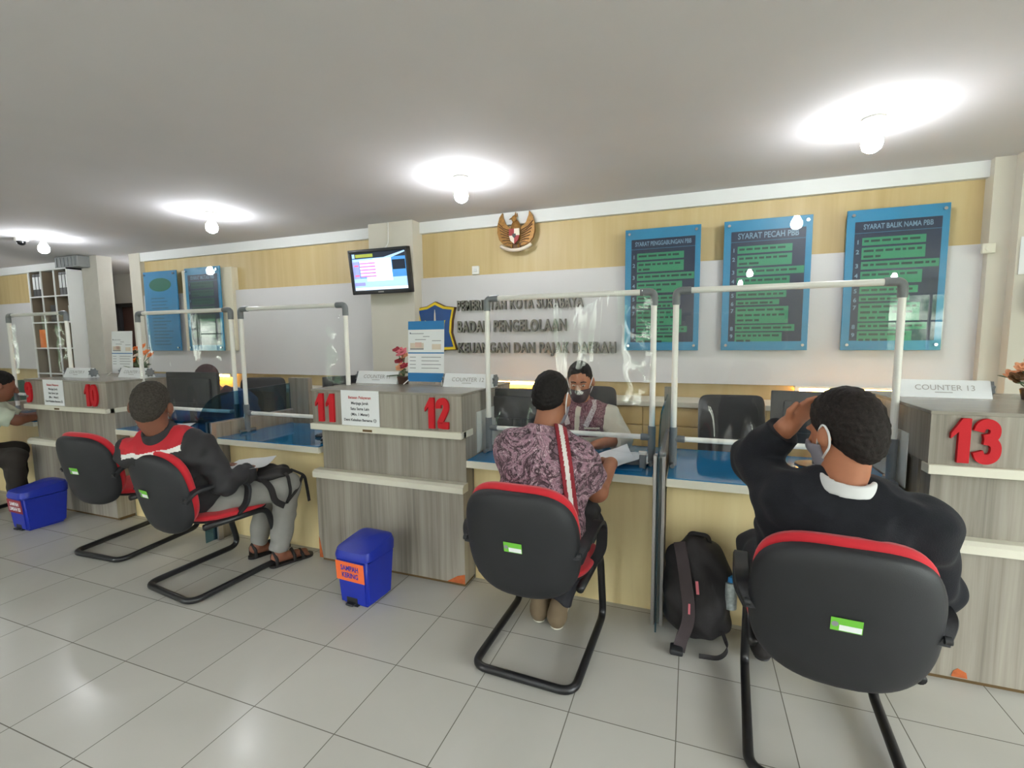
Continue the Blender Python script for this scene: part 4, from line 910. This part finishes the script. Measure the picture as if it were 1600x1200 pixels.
def head_frame(yaw, pitch, roll=0):
    return np.array(Euler((pitch, roll, yaw), 'XYZ').to_matrix())      # columns: right, forward, up
def hand_prims(wr, d, n, side, curl=.5, sc=1.0):
    """palm, four fingers and a thumb. d: pointing direction, n: back-of-hand normal, side: +1 when the thumb lies towards cross(d, n)"""
    wr = np.array(wr, float); d = nrm(d); n = np.array(n, float); n = nrm(n-d*(n@d)); x = np.cross(d, n)*side; out = []
    pc = wr+d*.05*sc; out.append(Cap(wr, wr+d*.03*sc, .026*sc, .028*sc, .02))
    for o in (-.026, -.009, .009, .026): out.append(Cap(wr+d*.02*sc+x*o*.7*sc, wr+d*.088*sc+x*o*sc, .0145*sc, .012*sc, .012))
    for o, L in ((.03, .068), (.0105, .078), (-.0105, .073), (-.03, .056)):
        p = wr+d*.088*sc+x*o*sc; a = curl*.5; dd = d
        for j, (f, r) in enumerate(((.45, .0098), (.32, .009), (.23, .0082))):
            dd = nrm(d*math.cos(a)-n*math.sin(a)+x*o*1.2); q = p+dd*L*f*sc; out.append(Cap(p, q, r*sc, (r-.0006)*sc, .004)); p = q; a += curl*.75
    p = wr+d*.025*sc+x*.026*sc-n*.006; dd = nrm(d*.65+x*.75-n*.2)
    q = p+dd*.042*sc; out.append(Cap(p, q, .0145*sc, .0115*sc, .01)); q2 = q+nrm(d*.9+x*.25-n*.35*curl)*.034*sc; out.append(Cap(q, q2, .011*sc, .0095*sc, .004))
    return out

def person(label, J, o):
    """J: joints in world coordinates; o: clothing options. One continuous body mesh, hair and clothes are children."""
    P = {k: np.array(v, float) for k, v in J.items()}
    t = thing('person', label, 'person', tuple(P['pelvis'] * np.array([1, 1, 0])), None)
    f = o.get('fat', 1.0); h = o.get('res', .006)
    up = nrm(P['neck']-P['pelvis']); rS = nrm(P['shR']-P['shL']); rH = nrm(P['hipR']-P['hipL'])
    def frame(r): fw = nrm(np.cross(up, r)); r = np.cross(fw, up); return np.stack([r, fw, up], 1)
    FS, FH = frame(rS), frame(rH); spine = lambda a: P['pelvis']*(1-a)+P['neck']*a
    bow = o.get('bow', .0)
    def torso(e=0, k=.08):
        return [Ell(spine(.05), np.array([.175*f, .135*f, .13])+e, FH, k), Ell(spine(.3)+FH[:, 1]*(.02*f-bow*.6), np.array([.16*f, .13*f, .16])+e, FH, k), Ell(spine(.58)-FS[:, 1]*bow, np.array([.168*f, .122*f, .19])+e, FS, k),
                Cap(P['shL']-np.array([0, 0, .01]), P['shR']-np.array([0, 0, .01]), .068+e, .068+e, k), Ell(spine(.82)-FS[:, 1]*bow*.7, np.array([.15, .088, .11])+e, FS, k)]
    HC = P['head']; R = head_frame(*o['head']); hs = o.get('hs', 1.0); W = lambda x, y, z: HC+R@(np.array([x, y, z])*hs)
    def headp(e=0):
        s = hs; return [Ell(W(0, -.015, .035), np.array([.075, .097, .093])*s+e, R, .03), Ell(W(0, .03, -.045), np.array([.058, .062, .074])*s+e, R, .05), Cap(W(0, .06, -.09), W(0, .055, -.095), .026*s+e, None, .03)]
    body = torso(-.012)
    body += [Cap(P['neck']-up*.03, W(0, -.02, -.05), .062, .056*hs, .03)]+headp()
    body += [Cap(W(0, .092, .01), W(0, .112, -.028), .010, .016, .012), Ell(W(-.03, .082, .02), (.022, .012, .008), R, .012), Ell(W(.03, .082, .02), (.022, .012, .008), R, .012), Ell(W(0, .09, -.062), (.024, .01, .010), R, .01)]
    for s in (-1, 1): body += [Ell(W(s*.087, -.014, -.002), (.011, .022, .034), R@np.array(Euler((.15, 0, s*-.35)).to_matrix()), .008), Cap(W(s*.07, -.005, -.006), W(s*.083, -.008, -.008), .014, None, .01)]
    af = o.get('arm', 1.0)
    for s in 'LR':
        sh, el, wr = P['sh'+s], P['el'+s], P['wr'+s]
        body += [Cap(sh, el, .052*af, .042*af, .03), Cap(el, wr, .043*af, .029*af, .03)]
        hp, kn, an, to = P['hip'+s], P['kn'+s], P['an'+s], P['to'+s]
        body += [Cap(hp, kn, .082*f, .058, .04), Cap(kn, kn*.6+an*.4, .056, .054, .03), Cap(kn*.6+an*.4, an, .054, .036, .03), Cap(an-np.array([0, 0, .035]), to, .034, .026, .02), Ell(an+nrm(an-to)*.03-np.array([0, 0, .035]), (.03, .03, .032), None, .02)]
        for i in range(5):
            fd = nrm(to-an); sd = np.cross(fd, [0, 0, 1]); sd = nrm(sd); q = to+sd*(i-2)*.0165-np.array([0, 0, .008]); body.append(Cap(q, q+fd*(.03-.004*abs(i-1.5)), .0085, .008, .005))
        hd = o.get('hand'+s)
        if hd is None: hd = (wr-el, (0, 0, 1), .5)
        body += hand_prims(wr, hd[0], hd[1], (1 if s == 'R' else -1)*(-1), hd[2], o.get('hsc', 1.0))
    implicit('body', body, o.get('bres', h), o['skin'], t)
    # hair
    if o.get('hair'):
        hp0, hp1 = o.get('hairline', ((0, .088, .072), (0, -.062, -.082)))
        dv = np.array(hp0)-np.array(hp1); nloc = np.cross([1, 0, 0], dv); nloc = nloc if nloc[2] < 0 else -nloc
        he = [Ell(W(0, -.02, .04), np.array([.082, .104, .098])*hs+o.get('hvol', 0), R, .03), Ell(W(0, -.06, -.03), np.array([.062, .05, .07])*hs+o.get('hvol', 0)*.6, R, .05)]
        pls = [(W(*hp0).astype(np.float32), nrm(R@nloc).astype(np.float32))]+[(W(*a).astype(np.float32), nrm(R@np.array(b)).astype(np.float32)) for a, b in o.get('haircuts', ())]
        def hfn(Pt, D):
            for c, n_ in pls: pl = (Pt-c)@n_; D = np.maximum(D+np.clip(.035+pl, 0, .035)*.2, pl)
            return D
        implicit('hair', he, .004, o['hair'], t, amp=.0018, lam=.02, seed=4, fn=hfn)
    # shirt
    g = o.get('ease', .014)
    def sleeves(e, ln, flare=.0):
        out = []
        for s in 'LR':
            sh, el, wr = P['sh'+s], P['el'+s], P['wr'+s]
            if ln <= 1: q = sh*(1-ln)+el*ln; out.append(Cap(sh, q+nrm(el-sh)*.06, .055*af+e+.004, .047*af+e+flare, .04, [(q, el-sh)]))
            else:
                m = ln-1; q = el*(1-m)+wr*m; out += [Cap(sh, el, .055*af+e, .046*af+e, .04), Cap(el, q+nrm(wr-el)*.05, .046*af+e, .032*af+e+.004, .03, [(q, wr-el)])]
        return out
    def garment(e, ln, hem, flare=.0):
        lo_ = spine(0)-up*hem; tp = torso(e)
        tp[0].cuts = [(lo_, -up)]; return tp+sleeves(e, ln, flare)
    nb = P['neck']+up*o.get('neckcut', .035); nn = up*.9+FS[:, 1]*(-.45)
    SH = garment(g, o['sleeve'], o.get('hem', .1), o.get('flare', .0))
    implicit('shirt' if not o.get('gname') else o['gname'], SH, h*(.72 if o.get('shirtfn') else 1), o['shirt'], t, amp=o.get('wr', .004), lam=o.get('lam', .1), seed=o.get('seed', 2), cuts=[(nb, o.get('neckn', nn))], matfn=(lambda V: o['shirtfn'](V, P, FS, up)) if o.get('shirtfn') else None)
    # collar: band round the neck
    if o.get('collar'):
        cn = nrm(o.get('neckn', nn)); c0 = P['neck']+up*.008; ax = nrm((W(0, -.02, -.05)-P['neck'])+cn*.05); ch_ = o.get('collarh', .05); rr = .07
        def colfn(Pt, D):
            q = Pt-c0.astype(np.float32); zz = q@ax.astype(np.float32); rad = np.linalg.norm(q-zz[..., None]*ax.astype(np.float32), axis=-1)
            tgt = rr+(ch_*.5-zz)*.35; d_ = np.abs(rad-tgt)-.008
            d_ = np.maximum(d_, np.abs(zz)-ch_*.55); return d_
        implicit('collar', [Ell(c0, (.13, .13, .1), None)], .005, o['collar'], t, fn=colfn)
    # trousers
    if o.get('pants'):
        pr = [Ell(spine(.03)-up*.02, np.array([.175*f, .138*f, .12])+.008, FH, .06, [(spine(.16), up)])]
        for s in 'LR':
            hp, kn, an = P['hip'+s], P['kn'+s], P['an'+s]; q = an+nrm(kn-an)*o.get('cuff', .04)
            pr += [Cap(hp, kn, .09*f+.006, .079, .06), Cap(kn, q-nrm(kn-an)*.06, .077, .06, .04, [(q, an-kn)])]
        implicit('trousers', pr, h, o['pants'], t, amp=.005, lam=.11, seed=9)
    # shoes
    if o.get('shoe'):
        for s in 'LR':
            an, to = P['an'+s], P['to'+s]; fd = nrm((to-an)*np.array([1, 1, 0])); zf = min(an[2], to[2])-.06 if o.get('freefoot') else 0
            heel = an*np.array([1, 1, 0])-fd*.035
            if o['shoe'][0] == 'sandal':
                b = MB(); sd = np.cross(fd, [0, 0, 1]); X = Matrix(((sd[0], fd[0], 0, heel[0]), (sd[1], fd[1], 0, heel[1]), (0, 0, 1, 0), (0, 0, 0, 1)))
                prof = [(.034*math.cos(a), .0+.034*math.sin(a)) for a in [PI+PI*i/10 for i in range(11)]]+[(.036, .1), (.046, .19)]+[(.046*math.cos(a), .21+.046*math.sin(a)) for a in [PI*i/10 for i in range(11)]]+[(-.046, .19), (-.036, .1)]
                b.prism(prof, .0, .016, plane='xy', X=X)
                so = b.build('sandal', M['sandal'], t, True, angle=40)
                st = MB()
                for yy, hh in ((.17, .062), (.115, .085), (.0, .1)):
                    st.tube([X @ Vector(p) for p in [(-.046, yy, .012), (-.042, yy+.0, hh*.6), (0, yy-.004, hh), (.042, yy, hh*.6), (.046, yy, .012)]], .011, n=8)
                st.build('strap', M['sandal'], so, True)
            else:
                sp = [Cap(an-np.array([0, 0, .03]), to, .045, .038, .03), Ell(an-fd*.025-np.array([0, 0, .04]), (.042, .042, .045), None, .03), Cap(an-np.array([0, 0, .02]), an+nrm(P['kn'+s]-an)*.02, .048, .046, .02)]
                sho = implicit('shoe', sp, .006, o['shoe'][1], t, cuts=[((0, 0, .012), (0, 0, -1))])
                implicit('sole', [p.grow(.005) for p in sp[:2]], .006, M['trim'] if o['shoe'][1] is M['sneaker'] else M['black'], sho, cuts=[((0, 0, .003), (0, 0, -1)), ((0, 0, .028), (0, 0, 1))])
    # mask
    if o.get('mask'):
        def mfn(Pt, D):
            q = (Pt-HC.astype(np.float32))@R.astype(np.float32)/hs
            d_ = np.maximum(np.abs(D-.008)-.004, q[..., 2]+.018+.12*np.abs(q[..., 0])); d_ = np.maximum(d_, -.118-q[..., 2]); return np.maximum(d_, .018-q[..., 1])
        hm = headp(); hm.append(Cap(W(0, .095, .0), W(0, .108, -.04), .012, .016, .03))
        mk = implicit('face_mask', [p.grow(.014) if False else p for p in hm], .004, o['mask'], t, fn=mfn)
        for s in (-1, 1):
            MB().tube(fillet([W(s*.066, .035, -.03), W(s*.083, .004, .02), W(s*.088, -.018, .038), W(s*.093, -.038, .01), W(s*.088, -.03, -.03), W(s*.068, .02, -.07)], .02, 5), .0028 if not o.get('cordr') else o['cordr'], n=8).build('ear_loop', M['cord'], mk, True)
    # eyes
    if o.get('eyes'):
        for s in (-1, 1):
            ey = MB(); ey.ball(tuple(W(s*.031, .082, .002)), (.012, .0095, .006)); eo = ey.build('eye', M['eye'], t, True); MB().ball(tuple(W(s*.031, .0905, .0)), .0042, sub=2).build('iris', M['iris'], eo, True)
            MB().tube([W(s*.014, .093, .024), W(s*.032, .095, .030), W(s*.05, .08, .023)], .0035, n=8).build('eyebrow', M['hair'], t, True)
    return t, P, FS, FH, up, W, R, SH, spine

# --- man in batik, writing at desk 12
FB = {}
J = dict(head=(-.625, 2.21, 1.205), neck=(-.645, 2.13, 1.055), pelvis=(-.635, 2.03, .54), shL=(-.80, 2.115, .975), shR=(-.475, 2.10, .955), elL=(-.86, 2.34, .84), wrL=(-.72, 2.545, .83), elR=(-.405, 2.22, .765), wrR=(-.375, 2.45, .845),
         hipL=(-.73, 2.06, .52), hipR=(-.54, 2.06, .52), knL=(-.79, 2.44, .52), knR=(-.5, 2.46, .52), anL=(-.72, 2.30, .10), anR=(-.615, 2.27, .10), toL=(-.74, 2.45, .04), toR=(-.63, 2.42, .04))
r_ = person('man in a mauve batik shirt seated at counter 12, back to us, writing', J, dict(skin=M['skin'], hair=M['hair'], head=(-.16, -.16, 0), shirt=M['batik'], sleeve=.7, flare=.014, hem=.02, collar=M['batik'], collarh=.045, pants=M['trdark'], shoe=('s', M['sneaker']), mask=M['maskgrey'],
           cordr=.003, fat=1.12, arm=1.12, ease=.016, handR=((-.35, .8, -.12), (.45, .2, .85), .75), handL=((.6, .6, -.05), (0, 0, 1), .4), bres=.005, hairline=((0, .09, .07), (0, -.075, -.055)), haircuts=[((0, 0, -.062), (0, 0, -1))], wr=.004))
t, P_, FS, FH, up, W, R, SH, spine = r_
def strap(name, SHP, par, c, n, wd, lim, mats, parent, h=.004, off=.006, th=.004):
    c = np.array(c, np.float32); n = nrm(n).astype(np.float32)
    def fn(Pt, D):
        a = (Pt-c)@n; d_ = np.maximum(np.abs(D-off)-th, np.abs(a)-wd/2)
        for p0, nn in lim: d_ = np.maximum(d_, (Pt-np.array(p0, np.float32))@nrm(nn).astype(np.float32))
        return d_
    return implicit(name, [q for q in SHP], h, mats, parent, fn=fn, matfn=(lambda V: (np.abs((V-c)@n) < wd*.17).astype(int)) if len(mats) > 1 else None)
bagp = thing('sling_bag', 'black sling bag with a maroon and white striped strap worn by the man in batik', 'bag', (-.45, 2.25, .6))
tor = [p for p in SH if True]
strap('strap', tor, None, (-.512, 2.05, .9), (.93, .3, .12), .055, [((0, 0, .72), (0, 0, -1)), ((-.3, 2.3, .8), (1, .2, -.1))], [M['strapred'], M['jwhite']], bagp, .0045, .008)
implicit('bag', [Ell((-.455, 2.27, .62), (.055, .09, .1), None, .02)], .006, M['nylon'], bagp, amp=.004, lam=.05)

# --- man in dark sweater at counter 13
J = dict(head=(.465, 1.79, 1.185), neck=(.475, 1.765, 1.03), pelvis=(.455, 1.94, .53), shL=(.31, 1.80, .945), shR=(.665, 1.75, .925), elL=(.235, 2.0, 1.03), wrL=(.33, 1.92, 1.175), elR=(.735, 1.82, .69), wrR=(.63, 2.02, .69),
         hipL=(.36, 1.96, .52), hipR=(.56, 1.96, .52), knL=(.31, 2.38, .52), knR=(.62, 2.4, .52), anL=(.34, 2.36, .10), anR=(.62, 2.38, .10), toL=(.33, 2.51, .04), toR=(.63, 2.52, .04))
person('man in a charcoal sweater at counter 13, left hand raised to his face', J, dict(skin=M['skin2'], hair=M['hair13'], hvol=.006, head=(.62, -.18, -.05), shirt=M['sweater'], sleeve=1.9, hem=.1, collar=M['collarw'], collarh=.034, pants=M['trdark'], shoe=('s', M['sandal']),
       mask=M['maskgrey'], cordr=.0035, gname='sweater', fat=1.2, arm=1.15, ease=.022, handL=((.12, -.02, .14), (-.5, .8, .1), .5), handR=((-.1, .5, -.1), (0, 0, 1), .5), bres=.0055, bow=.03, wr=.006, lam=.13, hs=1.04))

# --- man in red and black jacket
J = dict(head=(-2.83, 1.765, 1.135), neck=(-2.825, 1.80, .975), pelvis=(-2.83, 2.02, .54), shL=(-3.0, 1.76, .875), shR=(-2.65, 1.91, .875), elL=(-3.06, 1.98, .70), wrL=(-2.83, 2.12, .70), elR=(-2.56, 1.97, .665), wrR=(-2.58, 2.17, .685),
         hipL=(-2.92, 2.06, .52), hipR=(-2.73, 2.04, .52), knL=(-2.72, 2.43, .52), knR=(-2.49, 2.36, .54), anL=(-2.80, 2.37, .09), anR=(-2.55, 2.32, .09), toL=(-2.75, 2.52, .035), toR=(-2.49, 2.47, .035))
def jacket(V, P, FS, up):
    q = V-P['neck']; z = q@up; x = q@FS[:, 0]; y = q@FS[:, 1]
    line = -.05; lim = np.where(x < 0, .2, .15); red = (z > line) & (np.abs(x) < lim); w_ = (np.abs(z-line) < .012) & (np.abs(x) < lim)
    out = np.zeros(len(V)); out[red] = 1; out[w_] = 2; return out
r_ = person('man in a red and black jacket at counter 11, papers on his lap', J, dict(skin=M['skin3'], hair=M['greyhair'], head=(.72, -.12, .1), shirt=[M['jblack'], M['jred'], M['jwhite']], shirtfn=jacket, sleeve=1.93, hem=.1, collar=M['jblack'], collarh=.075, gname='jacket',
       pants=M['trgrey'], shoe=('sandal', None), ease=.02, handR=((-.5, .5, .02), (0, 0, 1), .5), handL=((.6, .5, .02), (0, 0, 1), .5), cuff=.02, fat=1.0, wr=.007, lam=.12, bres=.0055, hs=1.08, hairline=((0, .08, .085), (0, -.072, -.06))))
t, P_, FS, FH, up, W, R, SH, spine = r_
# his bag on the lap
bg_ = thing('backpack', 'black bag with straps on the lap of the man in the red jacket', 'bag', (-2.62, 2.28, .6))
implicit('bag', [Ell((-2.66, 2.27, .635), (.16, .13, .045), None, .03), Ell((-2.56, 2.33, .63), (.1, .1, .04), None, .03)], .006, M['nylon'], bg_, amp=.006, lam=.07)
def ribbon(mb, pts, wdir, wd, th=.004):
    pts = [Vector(p) for p in pts]; wv = Vector(wdir).normalized(); vs = []; fs = []
    for i, p in enumerate(pts):
        d_ = (pts[min(i+1, len(pts)-1)]-pts[max(i-1, 0)]).normalized(); ww = (wv-d_*wv.dot(d_)).normalized(); n_ = d_.cross(ww)
        for a, b in ((-.5, -.5), (.5, -.5), (.5, .5), (-.5, .5)): vs.append(p+ww*wd*a+n_*th*b)
    for i in range(len(pts)-1):
        for k in range(4): fs.append([i*4+k, i*4+(k+1) % 4, i*4+4+(k+1) % 4, i*4+4+k])
    fs += [[3, 2, 1, 0], [len(vs)-4+k for k in range(4)]]
    return mb.raw(vs, fs)
ribbon(MB(), fillet([(-2.66, 2.2, .66), (-2.55, 2.19, .65), (-2.47, 2.21, .58), (-2.455, 2.22, .48), (-2.43, 2.27, .44)], .04), (.2, 1, 0), .04).build('strap', M['nylon'], bg_, True, angle=50)
ribbon(MB(), fillet([(-2.55, 2.34, .655), (-2.43, 2.31, .63), (-2.40, 2.30, .52), (-2.42, 2.27, .45), (-2.41, 2.36, .52), (-2.415, 2.42, .6)], .03), (0, 1, .2), .022).build('strap', M['nylon'], bg_, True, angle=50)
ribbon(MB(), fillet([(-2.5, 2.40, .64), (-2.41, 2.43, .6), (-2.40, 2.435, .52), (-2.39, 2.44, .42)], .03), (0, 1, 0), .022).build('strap', M['nylon'], bg_, True, angle=50)
sheet_(-2.66, 2.22, .5, 'loose_paper', 'white paper in the hands of the man in the red and black jacket', .70, .24, .31, .03)

# --- officer behind desk 12
def uniform(V, P, FS, up):
    q = V-P['neck']; z = q@up; x = q@FS[:, 0]; y = q@FS[:, 1]
    yoke = (z > -.19) & (np.abs(x) < .175); tab = (np.abs(x) < .017) & (y > 0); st = (x < -.05) & (x > -.15) & (y > 0) & ((np.abs(z+.125) < .008) | (np.abs(z+.155) < .008))
    out = np.zeros(len(V)); out[yoke] = 1; out[tab | st] = 0; return out
J = dict(head=(-.69, 3.12, 1.205), neck=(-.69, 3.2, 1.055), pelvis=(-.715, 3.32, .54), shL=(-.515, 3.2, .965), shR=(-.87, 3.22, .955), elL=(-.41, 3.08, .845), wrL=(-.52, 2.93, .835), elR=(-.95, 3.06, .83), wrR=(-.80, 2.92, .835),
         hipL=(-.62, 3.3, .52), hipR=(-.81, 3.3, .52), knL=(-.6, 2.92, .53), knR=(-.82, 2.92, .53), anL=(-.6, 2.95, .1), anR=(-.82, 2.95, .1), toL=(-.59, 2.8, .04), toR=(-.83, 2.8, .04))
r_ = person('officer in a maroon and cream uniform with a dark mask behind counter 12', J, dict(skin=M['skin2'], hair=M['hair'], head=(PI+.12, -.22, 0), shirt=[M['cream_shirt'], M['batik2']], shirtfn=uniform, sleeve=1.35, hem=.1, collar=M['batik2'], collarh=.035, gname='uniform',
       pants=M['trdark'], shoe=('s', M['sandal']), mask=M['maskdark'], eyes=True, ease=.018, handL=((-.6, -.6, -.05), (0, 0, 1), .4), handR=((.6, -.5, -.05), (0, 0, 1), .4), fat=1.05, arm=1.05, hairline=((0, .086, .078), (0, -.062, -.085))))
t, P_, FS, FH, up, W, R, SH, spine = r_
ly = thing('lanyard', 'patterned white lanyard around the neck of the officer in the dark mask', 'lanyard', (-.69, 3.1, .9))
for s in (-1, 1): 
    ribbon(MB(), [P_['neck']+FS@np.array(q) for q in [(s*.085, .02, .035), (s*.1, .075, .0), (s*.085, .125, -.05), (s*.06, .145, -.11)]], FS[:, 0], .035, .006).build('band', batik_mat('lanyard_print', [(200, 190, 188), (214, 206, 204), (228, 222, 220), (120, 70, 80), (150, 110, 116)], 1.5), ly, True, angle=50)

# --- officer in blue behind desk 10
J = dict(head=(-4.25, 3.16, 1.135), neck=(-4.14, 3.23, 1.0), pelvis=(-3.98, 3.36, .54), shL=(-4.19, 3.08, .92), shR=(-4.02, 3.37, .92), elL=(-4.3, 2.98, .83), wrL=(-4.4, 2.95, .83), elR=(-4.1, 3.28, .8), wrR=(-4.25, 3.08, .83),
         hipL=(-4.0, 3.28, .52), hipR=(-3.95, 3.45, .52), knL=(-4.35, 3.1, .53), knR=(-4.3, 3.3, .53), anL=(-4.35, 3.1, .1), anR=(-4.3, 3.3, .1), toL=(-4.47, 3.03, .04), toR=(-4.42, 3.24, .04))
person('officer in a blue jacket and dark maroon head cover behind desk 10', J, dict(skin=M['skin'], hair=M['hijab'], hvol=.012, hairline=((0, .085, .06), (0, -.02, -.17)), head=(1.3, -.3, 0), shirt=M['blueshirt'], sleeve=1.9, hem=.1, collar=M['hijab'], collarh=.07, gname='jacket', pants=M['trdark'], shoe=('s', M['sandal']), mask=M['ewhite'], ease=.022, fat=1.1, res=.008, bres=.007))
# --- customer cut by the left edge
J = dict(head=(-5.69, 2.32, 1.125), neck=(-5.76, 2.27, .985), pelvis=(-5.95, 2.1, .54), shL=(-5.9, 2.36, .90), shR=(-5.63, 2.2, .90), elL=(-5.85, 2.5, .80), wrL=(-5.75, 2.6, .83), elR=(-5.58, 2.36, .82), wrR=(-5.64, 2.56, .83),
         hipL=(-6.0, 2.15, .52), hipR=(-5.84, 2.08, .52), knL=(-5.8, 2.42, .52), knR=(-5.55, 2.30, .50), anL=(-5.85, 2.42, .1), anR=(-5.6, 2.32, .1), toL=(-5.8, 2.54, .04), toR=(-5.52, 2.42, .04))
person('person in a pale mint shirt and dark trousers at the left picture edge', J, dict(skin=M['skin3'], hair=M['hair'], head=(-.3, -.3, 0), shirt=M['mint'], sleeve=.8, hem=.02, collar=M['mint'], pants=M['trbrown'], shoe=('s', M['sandal']), ease=.02, fat=1.0, res=.008, bres=.007))

# ------------------------------------------------------------------ backpack on the floor by the divider
t = thing('backpack', 'large black backpack standing on the floor against the desk beside the divider', 'bag', (.06, 2.42, 0))
BX = [Ell((.055, 2.46, .25), (.165, .11, .24), None, .05), Ell((.06, 2.44, .38), (.135, .1, .13), None, .05), Ell((.06, 2.45, .1), (.16, .11, .09), None, .05), Ell((.05, 2.38, .22), (.13, .075, .18), None, .04)]
implicit('bag', BX, .006, M['nylon'], t, amp=.006, lam=.12, cuts=[((0, 0, .004), (0, 0, -1)), ((0, 2.585, 0), (0, 1, 0))])
MB().tube(fillet([(.01, 2.44, .495), (.02, 2.44, .53), (.1, 2.44, .525), (.11, 2.44, .49)], .03), .011).build('handle', M['nylon'], t, True)
ribbon(MB(), fillet([(-.03, 2.40, .49), (-.01, 2.325, .43), (.005, 2.285, .34), (.02, 2.285, .24), (.02, 2.30, .14), (-.01, 2.30, .05), (-.02, 2.27, .01)], .05), (1, .0, .15), .055, .012).build('shoulder_strap', M['strapg'], t, True, angle=50)
ribbon(MB(), [(.052, 2.288, .36), (.058, 2.282, .30)], (1, 0, 0), .013).build('tag', M['flpink'], t); ribbon(MB(), [(.022, 2.274, .25), (.022, 2.274, .2)], (1, 0, 0), .009).build('tag', M['flpink'], t)
ribbon(MB(), fillet([(.17, 2.36, .1), (.2, 2.31, .04), (.16, 2.27, .012), (.07, 2.26, .012)], .03), (0, .3, 1), .02).build('strap', M['nylon'], t, True, angle=50)
MB().box((-.06, 2.235, .002), (.0, 2.30, .03), bev=.008).build('buckle', M['black'], t, True, angle=40)
t = thing('water_bottle', 'small clear bottle in the side pocket of the black backpack', 'bottle', (.205, 2.4, .2)); MB().cyl((.205, 2.40, .2), (.205, 2.40, .33), .03).build('bottle_body', M['bottle'], t, True, angle=40); MB().cyl((.205, 2.4, .33), (.205, 2.4, .355), .015).build('cap', M['blue'], t)
